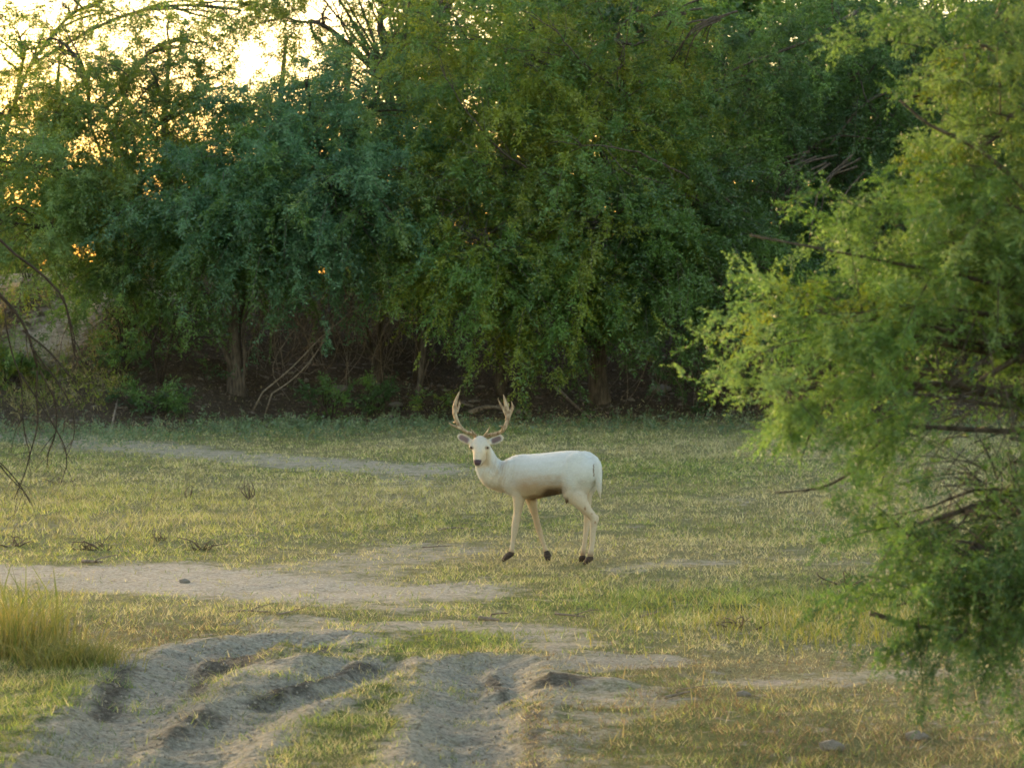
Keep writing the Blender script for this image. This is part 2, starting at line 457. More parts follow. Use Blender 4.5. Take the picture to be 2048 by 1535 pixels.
class Leaves:
    def __init__(self): self.P, self.C = [], []
    def leaves(self, pos, d, ln, wd, col):
        """one triangle per leaf: pos (n,3), d (n,3) unit direction"""
        n = len(pos)
        side = norm(np.cross(d, rng.normal(size=(n, 3))))
        a = pos - side * (wd / 2)[:, None] + d * (ln * 0.25)[:, None]
        b = pos + side * (wd / 2)[:, None] + d * (ln * 0.25)[:, None]
        c = pos + d * ln[:, None]
        self.P.append(np.stack((a, b, c), 1).reshape(-1, 3).astype(np.float32))
        self.C.append(np.repeat(col, 3, axis=0).astype(np.float32))
    def mesh(self, name):
        V = np.concatenate(self.P); C = np.concatenate(self.C)
        F = np.arange(len(V)).reshape(-1, 3)
        return mesh_np(name, V, F, C)

def sprays(L, p, d, slen, K, leaf, wid, cols, droop=0.5, spread=0.9, jit=0.22):
    """p,d (n,3): twig starts and directions; K leaves along each"""
    n = len(p)
    s = (np.arange(K) + rng.random((n, K))) / K
    ln = slen * rng.uniform(0.6, 1.3, (n, 1))
    pos = p[:, None] + d[:, None] * (s * ln)[..., None]
    pos[..., 2] -= droop * (s * ln) ** 2 * 1.2
    pos += rng.normal(size=pos.shape) * 0.12 * leaf
    side = norm(np.cross(d, np.array((0, 0, 1.0)) + rng.normal(size=(n, 3)) * 0.4))
    sg = np.where(np.arange(K) % 2 == 0, 1.0, -1.0)[None, :, None]
    ld = norm(d[:, None] * 0.7 + side[:, None] * sg * spread + rng.normal(size=(n, K, 3)) * 0.35 + np.array((0, 0, -0.25 * droop)))
    c = np.repeat(cols[:, None], K, 1) * rng.uniform(1 - jit, 1 + jit, (n, K, 1))
    m = n * K
    L.leaves(pos.reshape(m, 3), ld.reshape(m, 3), leaf * rng.uniform(0.6, 1.25, m), wid * rng.uniform(0.7, 1.3, m), c.reshape(m, 3))

def pick_cols(n, key, key2=None, mixp=0.0):
    a, b = GREENS[key]
    t = rng.random((n, 1))
    c = a * (1 - t) + b * t
    if key2 is not None:
        a2, b2 = GREENS[key2]
        c2 = a2 * (1 - t) + b2 * t
        c = np.where(rng.random((n, 1)) < mixp, c2, c)
    return c

def lobe(L, W, cen, rad, nbr, nsp, key, key2=None, mixp=0.2, leaf=0.076, wid=0.0235, K=16, blen=1.2, slen=0.28,
         droop=0.6, wood=0.4, out_bias=0.55, shape_noise=0.5, up=0.0, wood_r=0.009):
    """a limb's worth of foliage: nbr drooping branchlets, each carrying nsp leafy twigs"""
    cen, rad = np.asarray(cen, float), np.asarray(rad, float)
    u = norm(rng.normal(size=(nbr, 3)))
    r = rng.random((nbr, 1)) ** (1 / 3.0)
    r = r * (1 - out_bias) + out_bias * np.sqrt(r)
    start = cen + u * rad * r * 0.85
    dirs = norm(u * np.array((1, 1, 0.5)) + rng.normal(size=(nbr, 3)) * 0.45 + np.array((0, 0, up)))
    bl = blen * rng.uniform(0.5, 1.25, nbr)
    bc = pick_cols(nbr, key, key2, mixp)
    T = np.linspace(0, 1, 6)
    PP, DD, CC = [], [], []
    for i in range(nbr):
        ax = start[i] + dirs[i] * (T * bl[i])[:, None]
        ax[:, 2] -= droop * (T * bl[i]) ** 2 * 0.55
        tt = np.sort(rng.random(nsp)) ** 0.8
        pp = np.stack([np.interp(tt, T, ax[:, k]) for k in range(3)], -1)
        tang = norm(ax[-1] - ax[0])
        dd = norm(tang * 0.7 + rng.normal(size=(nsp, 3)) * 0.6 + np.array((0, 0, -0.25 * droop)))
        PP.append(pp); DD.append(dd); CC.append(np.repeat(bc[i:i+1], nsp, 0))
        if W is not None and rng.random() < wood:
            W.add(ax, [wood_r, wood_r * 0.3], 3)
    PP, DD, CC = np.vstack(PP), np.vstack(DD), np.vstack(CC)
    bright = 0.72 + 0.56 * noise(PP[:, 0] * 0.9, PP[:, 1] * 0.9, PP[:, 2] * 1.1, seed=33)
    CC = CC * bright[:, None]
    if shape_noise > 0:
        nv = noise(PP[:, 0] * 1.6, PP[:, 1] * 1.6, PP[:, 2] * 2.0, seed=77)
        keep = nv > rng.uniform(0.15, 0.2 + shape_noise, len(nv)) * 0.8
        PP, DD, CC = PP[keep], DD[keep], CC[keep]
    sprays(L, PP, DD, slen, K, leaf, wid, CC, droop)

def limb(W, a, b, r0, r1, arch=0.3, n=9, k=6, wig=0.08):
    a, b = np.asarray(a, float), np.asarray(b, float)
    m1 = a * 0.62 + b * 0.38 + np.array((0, 0, arch * np.linalg.norm(b - a) * 0.6)) + rng.normal(size=3) * wig
    m2 = a * 0.28 + b * 0.72 + np.array((0, 0, arch * np.linalg.norm(b - a) * 0.55)) + rng.normal(size=3) * wig
    pts = bez([a, m1, m2, b], n)
    W.add(pts, [r0, (r0 + r1) / 2, r1], k)
    return pts

DENS = 1.75
def tree(name, label, base, trunk, r0, lobes, sub=7, group=None, bark=None, extra=None, opts=None, wr=1.0, dens=None):
    """trunk: list of points from the foot; lobes: dicts (c, r, n, m, key...)"""
    base = np.asarray(base, float)
    root = empty(name, base)
    tag(root, label, "tree", group)
    W, Lf = Tubes(), Leaves()
    tp = bez([np.asarray(p, float) for p in trunk], 14)
    tp[0] = tp[0] - np.array((0, 0, 0.25))
    rr = np.linspace(r0, r0 * 0.14, 14); rr[0] *= 1.35; rr[1] *= 1.12
    W.add(tp, rr, 10)
    for lb in lobes:
        lb = dict(lb)
        c, r = np.array(lb.pop('c'), float), np.array(lb.pop('r'), float)
        n, m, key = lb.pop('n'), lb.pop('m'), lb.pop('key')
        ns = lb.pop('sub', sub)
        i = min(13, max(4, int(np.argmin(np.abs(tp[:, 2] - (c[2] - 0.4 * r[2] - 0.8))) )))
        lp = limb(W, tp[i], c, r0 * 0.36, 0.03 * wr, 0.18)
        for k in range(ns):
            q = lp[rng.integers(3, 9)]
            e = c + norm(rng.normal(size=3)) * r * rng.uniform(0.6, 0.95)
            bp = limb(W, q, e, 0.03 * wr, 0.007 * wr, 0.10, 7, 4, 0.06 * wr)
            for kk in range(2):
                q2 = bp[rng.integers(2, 6)]
                e2 = q2 + norm(rng.normal(size=3) + (e - q) * 0.8) * rng.uniform(0.5, 1.1) * wr
                limb(W, q2, e2, 0.012 * wr, 0.004 * wr, 0.05, 5, 3, 0.04 * wr)
        kw = dict(opts or {}); kw.update(lb)
        lobe(Lf, W, c, r, int(n * (dens or DENS)), m, key, **kw)
    if extra: extra(W, Lf)
    tr = link("trunk", W.mesh(name + "_trunk"), bark or M_BARK, root, True)
    cr = link("crown", Lf.mesh(name + "_crown"), M_LEAF, root)
    return root

def A(px, py, Y): return tuple(at(px, py, Y))
def foot(px, Y):
    x = (px - 1024) / F_PX * Y
    return np.array((x, Y, gz(x, Y)))

S = 5268 / 44.0   # photo pixels per metre at the trees (for sizes)
def rad(px, py, d): return (px / S, d, py / S)

# --- the blue green weeping tree left of the middle
f1 = foot(475, 43.6)
def fork1(W, Lf):
    W.add(bez([at(466, 745, 43.5), at(448, 700, 43.4), at(430, 670, 43.3), at(415, 655, 43.2)], 8), [0.045, 0.02], 6)
    W.add(bez([at(472, 680, 43.6), at(452, 640, 43.5), at(420, 600, 43.4), at(380, 540, 43.3)], 8), [0.06, 0.03], 6)
    W.add(bez([at(484, 790, 43.55), at(490, 720, 43.5), at(486, 660, 43.5), at(500, 600, 43.6)], 9), [0.035, 0.03], 6)
tree("mesquite_tree", "blue-green weeping tree with a bare leaning trunk beside the dark thicket", f1,
     [f1, A(468, 700, 43.6), A(475, 620, 43.7), A(520, 520, 44.0), A(600, 380, 44.2), A(640, 220, 44.4)], 0.15,
     [dict(c=A(620, 230, 43.6), r=rad(150, 120, 1.4), n=75, m=26, key='blue', key2='light', mixp=0.3),
      dict(c=A(740, 230, 43.4), r=rad(150, 130, 1.3), n=75, m=26, key='blue', key2='light', mixp=0.35),
      dict(c=A(560, 350, 42.6), r=rad(130, 120, 1.2), n=70, m=26, key='mid', key2='blue', mixp=0.6),
      dict(c=A(420, 400, 42.8), r=rad(130, 130, 1.2), n=75, m=26, key='mid', key2='blue', mixp=0.5),
      dict(c=A(700, 390, 42.2), r=rad(160, 120, 1.2), n=85, m=26, key='blue', key2='light', mixp=0.3),
      dict(c=A(560, 435, 42.3), r=rad(140, 85, 1.1), n=75, m=26, key='blue', key2='mid', mixp=0.4),
      dict(c=A(440, 430, 42.6), r=rad(80, 80, 0.9), n=45, m=26, key='mid', key2='blue', mixp=0.3),
      dict(c=A(700, 430, 42.2), r=rad(120, 65, 1.0), n=55, m=26, key='blue', key2='mid', mixp=0.3)],
     opts=dict(droop=0.9, blen=1.0, slen=0.26), extra=fork1)

# --- yellow green tree in the middle, its limbs arching over the buck
f3 = foot(1200, 44.5)
def arcs3(W, Lf):
    for pts, r in [([(1500, 430), (1420, 375), (1330, 330), (1250, 300), (1130, 285)], 0.035),
                   ([(1420, 410), (1330, 370), (1255, 345), (1210, 290)], 0.028),
                   ([(1120, 420), (1060, 340), (1000, 300), (930, 220), (880, 130)], 0.03),
                   ([(1060, 340), (1000, 310), (930, 305)], 0.016),
                   ([(1260, 190), (1170, 130), (1120, 70), (1060, 30)], 0.028),
                   ([(1240, 185), (1235, 140), (1255, 70), (1270, -30)], 0.018),
                   ([(1170, 130), (1090, 105), (1010, 98)], 0.016),
                   ([(1360, 470), (1250, 460), (1170, 455)], 0.026),
                   ([(1130, 510), (1040, 505), (960, 480), (900, 440)], 0.022)]:
        ys_ = np.linspace(42.3, 40.95, len(pts))
        cp = bez([at(px, py, yy) for (px, py), yy in zip(pts, ys_)], 16)
        cp[1:-1] += rng.normal(size=(14, 3)) * 0.012
        W.add(cp, [r * 0.75, r * 0.25], 5)
        for k in range(5):
            q = cp[rng.integers(4, 15)]
            e = q + norm(cp[-1] - cp[0] + rng.normal(size=3) * 1.0) * rng.uniform(0.3, 0.7)
            limb(W, q, e, r * 0.3, r * 0.1, 0.08, 6, 3, 0.03)
tree("mesquite_tree", "broad yellow-green tree with thin arching branches overhanging the bank behind the deer", f3,
     [f3, A(1196, 740, 44.5), A(1205, 660, 44.5), A(1230, 520, 44.4), A(1250, 330, 44.4), A(1240, 150, 44.6)], 0.18,
     [dict(c=A(960, 330, 42.8), r=rad(170, 150, 1.4), n=84, m=26, key='yellow', key2='mid', mixp=0.45),
      dict(c=A(1000, 120, 43.0), r=rad(180, 140, 1.4), n=84, m=26, key='yellow', key2='mid', mixp=0.45),
      dict(c=A(1230, 80, 43.2), r=rad(180, 140, 1.4), n=78, m=26, key='yellow', key2='mid', mixp=0.45),
      dict(c=A(1200, 300, 42.6), r=rad(190, 150, 1.5), n=88, m=26, key='yellow', key2='mid', mixp=0.5),
      dict(c=A(1000, 462, 42.4), r=rad(170, 110, 1.3), n=78, m=26, key='yellow', key2='mid', mixp=0.45),
      dict(c=A(1180, 482, 42.2), r=rad(180, 130, 1.3), n=84, m=26, key='mid', key2='yellow', mixp=0.3),
      dict(c=A(1380, 420, 42.8), r=rad(160, 160, 1.4), n=76, m=26, key='mid', key2='dark', mixp=0.45),
      dict(c=A(1350, 514, 42.5), r=rad(150, 90, 1.2), n=75, m=26, key='mid', key2='dark', mixp=0.4),
      dict(c=A(970, 534, 42.0), r=rad(110, 70, 0.9), n=55, m=24, key='yellow', key2='mid', mixp=0.4),
      dict(c=A(1120, 584, 42.0), r=rad(110, 60, 0.8), n=42, m=24, key='mid', key2='yellow', mixp=0.4),
      dict(c=A(1020, 649, 42.2), r=rad(26, 40, 0.3), n=9, m=20, key='yellow', blen=0.5, sub=2),
      dict(c=A(1190, 649, 43.4), r=rad(30, 45, 0.3), n=9, m=18, key='yellow', key2='mid', mixp=.4, blen=0.5, sub=2),
      dict(c=A(860, 514, 41.9), r=rad(50, 18, 0.4), n=9, m=20, key='yellow', blen=0.6, sub=3)],
     opts=dict(droop=0.65, blen=1.15, slen=0.27), extra=arcs3)

# --- dark tree on the right, behind
f4 = foot(1600, 47.0)
def hang4(W, Lf):
    for k in range(16):
        x0, y0 = rng.uniform(1600, 1740), rng.uniform(300, 360)
        x1, y1 = x0 - rng.uniform(60, 150), y0 + rng.uniform(90, 190)
        W.add(bez([at(x0, y0, 43.4), at((x0 + x1) / 2 - 20, (y0 + y1) / 2 - 25, 43.2), at(x1, y1, 43.2)], 8), [0.024, 0.008], 4)
    for k in range(12):
        x0, y0 = rng.uniform(1340, 1480), rng.uniform(-10, 40)
        x1, y1 = x0 - rng.uniform(40, 110), y0 + rng.uniform(40, 120)
        W.add(bez([at(x0, y0, 42.2), at((x0 + x1) / 2 - 10, (y0 + y1) / 2 - 14, 42.2), at(x1, y1, 42.6)], 7), [0.02, 0.007], 4)
    for pts in [[(1720, 20), (1620, 80), (1500, 125), (1430, 160)], [(1860, 160), (1740, 200), (1660, 290)], [(1560, 345), (1660, 275), (1760, 280)]]:
        W.add(bez([at(px, py, 44.6 - 1.3 * q / len(pts)) for q, (px, py) in enumerate(pts)], 10), [0.04, 0.012], 5)
tree("mesquite_tree", "dark green tree with a fan of bare hanging branches behind the foreground foliage", f4,
     [f4, A(1610, 650, 47), A(1640, 500, 46.6), A(1690, 300, 46), A(1720, 100, 46)], 0.26,
     [dict(c=A(1480, 150, 44.4), r=rad(170, 170, 1.6), n=90, m=26, key='mid', key2='dark', mixp=0.5),
      dict(c=A(1700, 120, 44.8), r=rad(190, 150, 1.6), n=90, m=26, key='dark', key2='mid', mixp=0.5),
      dict(c=A(1900, 150, 45), r=rad(200, 200, 1.8), n=85, m=26, key='dark', key2='mid', mixp=0.5),
      dict(c=A(1560, 330, 44.6), r=rad(120, 100, 1.2), n=55, m=26, key='dark', key2='mid', mixp=0.6),
      dict(c=A(1500, 520, 43.6), r=rad(130, 80, 1.2), n=60, m=26, key='dark', key2='mid', mixp=0.4),
      dict(c=A(1820, 420, 45), r=rad(200, 160, 1.6), n=80, m=26, key='dark', key2='mid', mixp=0.3),
      dict(c=A(1700, 520, 44.6), r=rad(200, 90, 1.2), n=65, m=26, key='dark', key2='mid', mixp=0.3),
      dict(c=A(1950, 540, 44.6), r=rad(200, 120, 1.3), n=60, m=26, key='dark', key2='mid', mixp=0.3)],
     opts=dict(droop=0.8, blen=1.1, slen=0.27), extra=hang4)

# --- tree with dark fanned limbs against the sky, behind the weeping one
f2 = foot(800, 49.0)
def fan2(W, Lf):
    for k in range(16):
        t = k / 15
        x1 = 640 + 230 * t; y1 = rng.uniform(-60, 10)
        W.add(bez([at(790 + 30 * t, 260, 47), at(745 + 80 * t + rng.uniform(-12, 12), 130, 47), at(x1, y1, 47)], 9), [0.06, 0.012], 5)
tree("mesquite_tree", "tree with dark fanned limbs showing against the pale sky", f2,
     [f2, A(805, 640, 48.5), A(800, 480, 48), A(795, 300, 47.4), A(770, 100, 47)], 0.22,
     [dict(c=A(620, 40, 47), r=rad(120, 90, 1.3), n=34, m=24, key='mid', key2='yellow', mixp=0.3),
      dict(c=A(760, -60, 47), r=rad(150, 80, 1.4), n=30, m=24, key='mid', key2='yellow', mixp=0.3),
      dict(c=A(880, 60, 47.5), r=rad(60, 120, 1.2), n=26, m=24, key='mid', key2='yellow', mixp=0.4),
      dict(c=A(740, 180, 46.4), r=rad(120, 70, 1.0), n=38, m=24, key='mid', key2='dark', mixp=0.4),
      dict(c=A(860, 420, 46.5), r=rad(120, 130, 1.2), n=45, m=24, key='dark', key2='blue', mixp=0.4)],
     opts=dict(droop=0.6, blen=1.0, slen=0.26, wood=0.9), extra=fan2)

# --- airy trees on the left, sky between their leaves
DENS = 1.8
f5 = foot(230, 47.0)
tree("mesquite_tree", "airy light green tree in front of the pale earth bank", f5,
     [f5, A(250, 640, 47), A(270, 520, 46.6), A(230, 380, 46.2), A(180, 250, 46)], 0.12,
     [dict(c=A(230, 250, 44.5), r=rad(150, 110, 1.4), n=72, m=24, key='light', key2='yellow', mixp=0.4),
      dict(c=A(380, 220, 45), r=rad(130, 100, 1.3), n=62, m=24, key='light', key2='yellow', mixp=0.35),
      dict(c=A(110, 320, 44), r=rad(150, 110, 1.3), n=68, m=24, key='light', key2='yellow', mixp=0.35),
      dict(c=A(260, 400, 44), r=rad(140, 90, 1.2), n=65, m=24, key='light', key2='mid', mixp=0.35),
      dict(c=A(60, 450, 44), r=rad(120, 80, 1.1), n=46, m=24, key='light', key2='mid', mixp=0.3),
      dict(c=A(280, 520, 44.5), r=rad(110, 80, 1.0), n=50, m=24, key='mid', key2='dark', mixp=0.4),
      dict(c=A(150, 110, 46), r=rad(130, 80, 1.3), n=36, m=22, key='yellow', key2='mid', mixp=0.5, shape_noise=0.9),
      dict(c=A(360, 80, 46), r=rad(100, 90, 1.2), n=30, m=22, key='yellow', key2='mid', mixp=0.5, shape_noise=0.9)],
     opts=dict(droop=0.8, blen=1.1, slen=0.27))
f6 = foot(-60, 52.0)
tree("mesquite_tree", "thin yellowish tree with sky showing through its leaves", f6,
     [f6, A(-40, 500, 52), A(-10, 330, 52), A(40, 180, 51.5), A(90, 60, 51)], 0.10,
     [dict(c=A(60, 90, 50), r=rad(140, 90, 1.6), n=34, m=22, key='yellow', key2='mid', mixp=0.5, shape_noise=0.95),
      dict(c=A(200, 10, 50), r=rad(140, 60, 1.6), n=34, m=22, key='yellow', key2='mid', mixp=0.5, shape_noise=0.95),
      dict(c=A(20, 230, 50), r=rad(120, 80, 1.4), n=34, m=22, key='light', key2='yellow', mixp=0.5, shape_noise=0.9),
      dict(c=A(480, 20, 50), r=rad(90, 60, 1.2), n=22, m=22, key='yellow', key2='mid', mixp=0.5, shape_noise=0.9),
      dict(c=A(0, 380, 50), r=rad(120, 90, 1.2), n=34, m=22, key='light', key2='mid', mixp=0.4)],
     opts=dict(droop=0.6, blen=1.1, slen=0.28, wood=0.8))

# --- rank of taller trees further back that closes the view
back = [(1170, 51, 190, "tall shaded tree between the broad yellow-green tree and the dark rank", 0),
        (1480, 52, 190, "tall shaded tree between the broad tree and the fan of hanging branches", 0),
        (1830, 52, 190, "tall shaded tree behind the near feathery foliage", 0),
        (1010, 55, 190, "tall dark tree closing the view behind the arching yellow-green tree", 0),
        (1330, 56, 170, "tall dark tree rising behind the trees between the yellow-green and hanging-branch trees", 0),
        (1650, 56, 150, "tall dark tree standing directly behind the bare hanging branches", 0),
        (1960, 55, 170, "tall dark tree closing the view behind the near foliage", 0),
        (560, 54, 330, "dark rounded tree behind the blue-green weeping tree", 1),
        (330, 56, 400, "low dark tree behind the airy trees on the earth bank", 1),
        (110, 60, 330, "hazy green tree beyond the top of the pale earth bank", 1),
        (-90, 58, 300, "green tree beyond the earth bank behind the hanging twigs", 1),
        (-420, 47, 100, "unseen tall tree added past the bare hanging twigs to block the low sun", 0),  # out of view, added to block the low sun
        (-760, 46, 100, "unseen tall tree added further past the hanging twigs to block the low sun", 0),  # likewise unseen, placed to keep the low sun off the clearing
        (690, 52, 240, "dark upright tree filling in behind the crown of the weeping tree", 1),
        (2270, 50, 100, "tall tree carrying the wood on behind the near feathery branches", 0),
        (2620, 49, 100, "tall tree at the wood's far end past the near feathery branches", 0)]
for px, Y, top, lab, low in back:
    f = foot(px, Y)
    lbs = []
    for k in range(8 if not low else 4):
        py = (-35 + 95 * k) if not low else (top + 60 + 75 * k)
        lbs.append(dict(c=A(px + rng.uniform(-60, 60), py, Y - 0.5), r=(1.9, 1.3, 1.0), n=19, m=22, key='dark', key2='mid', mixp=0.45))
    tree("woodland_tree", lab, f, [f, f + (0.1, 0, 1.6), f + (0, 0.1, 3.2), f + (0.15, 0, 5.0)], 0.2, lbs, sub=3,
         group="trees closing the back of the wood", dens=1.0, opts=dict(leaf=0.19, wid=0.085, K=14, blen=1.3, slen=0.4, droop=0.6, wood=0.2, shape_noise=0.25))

# ------------------------------------------------------------------ near trees
# right: crown reaches into the clearing, trunk outside the frame
f8 = np.array((3.6, 11.6, 0.0)); f8[2] = gz(3.6, 11.6)
def near_twigs(W, Lf):
    Y = 11.0
    for pts, r in [([(1800, 850), (1740, 900), (1700, 945), (1640, 975), (1550, 985)], 0.010),
                   ([(1735, 905), (1715, 935), (1690, 970)], 0.006), ([(1660, 968), (1625, 978), (1590, 990)], 0.004),
                   ([(1860, 790), (1740, 790), (1660, 805), (1625, 860), (1612, 890), (1600, 925)], 0.0078),
                   ([(1740, 1225), (1830, 1250), (1930, 1262), (2080, 1275)], 0.012),
                   ([(2100, 1120), (1960, 1130), (1850, 1190), (1780, 1215)], 0.008),
                   ([(2080, 690), (1990, 690), (1900, 660), (1760, 640), (1640, 650)], 0.013),
                   ([(2100, 420), (1960, 300), (1860, 250), (1800, 200)], 0.013),
                   ([(2100, 600), (1960, 560), (1760, 520), (1500, 470)], 0.012)]:
        W.add(bez([at(px, py, Y) for px, py in pts], 10), [r, r * 0.4], 5)
        far_end = at(*(pts[-1] if pts[-1][0] > pts[0][0] else pts[0]), Y)
        if r > 0.0075: W.add(bez([far_end, (far_end + f8 + (-0.2, 0, 1.4)) / 2 + (0, 0, 0.1), f8 + (-0.2, 0, 1.4)], 8), [r, r * 2], 5)
SN = 5268 / 11.0
def rn(px, py, d): return (px / SN, d, py / SN)
nopt = dict(leaf=0.023, wid=0.0075, K=24, blen=0.40, slen=0.10, droop=0.9, wood=0.5, wood_r=0.0035, out_bias=0.5, shape_noise=0.5)
tree("mesquite_tree", "bright feathery tree close by, its low branches sweeping over the right side of the grass", f8,
     [f8, f8 + (-0.1, 0, 0.9), f8 + (-0.3, 0, 1.7), f8 + (-0.5, 0, 2.6), f8 + (-0.7, 0, 3.6)], 0.13,
     [dict(c=A(2020, 230, 11.2), r=rn(140, 150, 0.35), n=60, m=24, key='light', key2='yellow', mixp=0.25),
      dict(c=A(2060, 430, 11.0), r=rn(200, 130, 0.40), n=85, m=24, key='mid', key2='light', mixp=0.35),
      dict(c=A(1860, 480, 11.1), r=rn(170, 70, 0.35), n=44, m=22, key='light', key2='mid', mixp=0.5),
      dict(c=A(1910, 620, 11.0), r=rn(230, 100, 0.40), n=95, m=24, key='mid', key2='light', mixp=0.35),
      dict(c=A(1700, 660, 11.0), r=rn(170, 60, 0.30), n=30, m=22, key='light', key2='mid', mixp=0.55),
      dict(c=A(1960, 760, 10.9), r=rn(230, 110, 0.40), n=100, m=24, key='mid', key2='light', mixp=0.5),
      dict(c=A(1760, 770, 11.0), r=rn(170, 55, 0.30), n=28, m=22, key='mid', key2='light', mixp=0.4),
      dict(c=A(1560, 780, 11.1), r=rn(110, 25, 0.20), n=14, m=22, key='light', sub=3),
      dict(c=A(1620, 620, 11.1), r=rn(110, 45, 0.20), n=18, m=22, key='light', key2='yellow', mixp=0.4, sub=3),
      dict(c=A(2020, 875, 10.9), r=rn(150, 110, 0.35), n=70, m=24, key='mid', key2='light', mixp=0.3),
      dict(c=A(2040, 1025, 10.8), r=rn(110, 110, 0.30), n=50, m=24, key='mid', key2='dark', mixp=0.5),
      dict(c=A(1940, 1095, 10.9), r=rn(140, 60, 0.25), n=26, m=22, key='mid', key2='dark', mixp=0.5),
      dict(c=A(2060, 1185, 10.8), r=rn(110, 60, 0.25), n=26, m=22, key='mid', key2='dark', mixp=0.5),
      dict(c=A(1960, 90, 11.3), r=rn(150, 110, 0.35), n=46, m=24, key='mid', key2='light', mixp=0.4),
      dict(c=A(2020, 1010, 10.8), r=rn(120, 110, 0.35), n=50, m=24, key='mid', key2='dark', mixp=0.5),
      dict(c=A(2010, 1150, 10.8), r=rn(110, 90, 0.30), n=34, m=24, key='mid', key2='dark', mixp=0.5),
      dict(c=A(1890, 1200, 10.9), r=rn(110, 45, 0.22), n=24, m=20, key='mid', key2='dark', mixp=0.5, sub=3),
      dict(c=A(1830, 1050, 11.0), r=rn(90, 60, 0.22), n=18, m=20, key='mid', key2='dark', mixp=0.4, sub=3),
      dict(c=A(2010, 1260, 10.8), r=rn(90, 60, 0.22), n=24, m=20, key='mid', key2='dark', mixp=0.5, sub=3),
      # unseen rest of the crown, its high lobes added to shade the right foreground
      dict(c=(2.9, 10.2, 4.7), r=(1.3, 1.3, 0.5), n=40, m=14, key='mid', leaf=0.09, wid=0.04, K=12, blen=0.8, slen=0.25),
      dict(c=(4.0, 9.2, 4.6), r=(1.3, 1.4, 0.6), n=40, m=14, key='mid', leaf=0.09, wid=0.04, K=12, blen=0.8, slen=0.25),
      dict(c=(4.6, 13.2, 3.8), r=(1.0, 1.4, 0.8), n=36, m=14, key='mid', leaf=0.09, wid=0.04, K=12, blen=0.8, slen=0.25),
      dict(c=(3.5, 11.5, 3.3), r=(0.8, 1.0, 0.8), n=40, m=16, key='mid', leaf=0.05, wid=0.018, K=14, blen=0.7, slen=0.2),
      dict(c=(3.7, 11.7, 1.9), r=(0.7, 1.0, 0.8), n=40, m=16, key='mid', leaf=0.05, wid=0.018, K=14, blen=0.7, slen=0.2)],
     opts=nopt, extra=near_twigs, sub=4, wr=0.3, dens=0.95)

# left: bare hanging twigs of a tree that stands outside the frame
YL = 15.0
f7 = np.array((-4.4, YL, 0.0)); f7[2] = gz(-4.4, YL)
def left_twigs(W, Lf):
    main = [([(-260, 380), (-120, 480), (0, 590), (50, 655), (75, 735)], 0.014),
            ([(-200, 300), (-60, 420), (20, 500), (80, 545), (125, 595), (140, 650), (150, 715), (165, 735)], 0.010),
            ([(10, 615), (12, 650), (25, 710), (42, 760), (45, 830), (52, 880)], 0.006),
            ([(45, 660), (95, 700), (130, 740), (155, 768)], 0.007),
            ([(75, 740), (73, 790), (75, 850), (62, 900), (50, 945), (28, 998)], 0.006),
            ([(60, 690), (90, 730), (120, 770), (145, 820), (148, 870), (140, 890)], 0.006),
            ([(80, 740), (110, 800), (128, 835), (126, 865)], 0.005),
            ([(40, 745), (75, 800), (110, 855), (130, 895), (133, 930), (128, 945)], 0.0055),
            ([(105, 780), (113, 830), (110, 870), (97, 905), (94, 935)], 0.0055),
            ([(125, 590), (140, 640), (150, 690), (145, 745)], 0.006),
            ([(0, 930), (20, 955), (50, 985), (65, 1010)], 0.004),
            ([(45, 830), (50, 870), (58, 900), (60, 925)], 0.004),
            ([(45, 835), (30, 865), (22, 905)], 0.003), ([(115, 860), (95, 885), (80, 905)], 0.003),
            ([(-60, 880), (0, 925), (40, 970), (60, 1005)], 0.005)]
    for pts, r in main:
        cp = bez([at(px, py, YL) for px, py in pts], 14)
        W.add(cp, [r, r * 0.45], 5)
        for k in range(4):
            q = cp[rng.integers(5, 13)]
            e = q + np.array((rng.uniform(-0.13, 0.10), rng.uniform(-.1, .1), -rng.uniform(0.05, 0.22)))
            W.add(bez([q, (q + e) / 2 + rng.normal(size=3) * 0.02, e], 5), [r * 0.35, r * 0.15], 3)
    W.add(bez([tuple(f7 + (0.1, 0, 2.2)), at(-330, 330, YL), at(-220, 350, YL)], 8), [0.05, 0.018], 6)
tree("mesquite_tree", "tree whose bare dark drooping twigs hang over the pale green grass", f7,
     [f7, f7 + (0.1, 0, 1.2), f7 + (0.1, 0.1, 2.4), f7 + (0.3, 0, 3.6)], 0.14,
     [dict(c=(-5.6, 15.0, 4.5), r=(0.9, 1.4, 0.8), n=50, m=16, key='mid'), dict(c=(-5.4, 13.4, 4.8), r=(1.2, 1.4, 0.8), n=50, m=16, key='mid'),
      dict(c=(-4.6, 11.5, 5.0), r=(1.6, 1.5, 0.7), n=50, m=16, key='mid'), dict(c=(-2.6, 10.6, 5.6), r=(1.7, 1.7, 0.6), n=100, m=14, key='mid'),  # last lobe here and those below: unseen canopy added to shade the foreground
      dict(c=(-0.4, 9.2, 6.0), r=(1.9, 1.8, 0.6), n=100, m=14, key='mid'), dict(c=(1.8, 8.8, 6.0), r=(1.7, 1.8, 0.6), n=90, m=14, key='mid')],
     dens=1.0, opts=dict(leaf=0.10, wid=0.045, K=12, blen=0.9, slen=0.3), extra=left_twigs, bark=M_TWIG, sub=4)

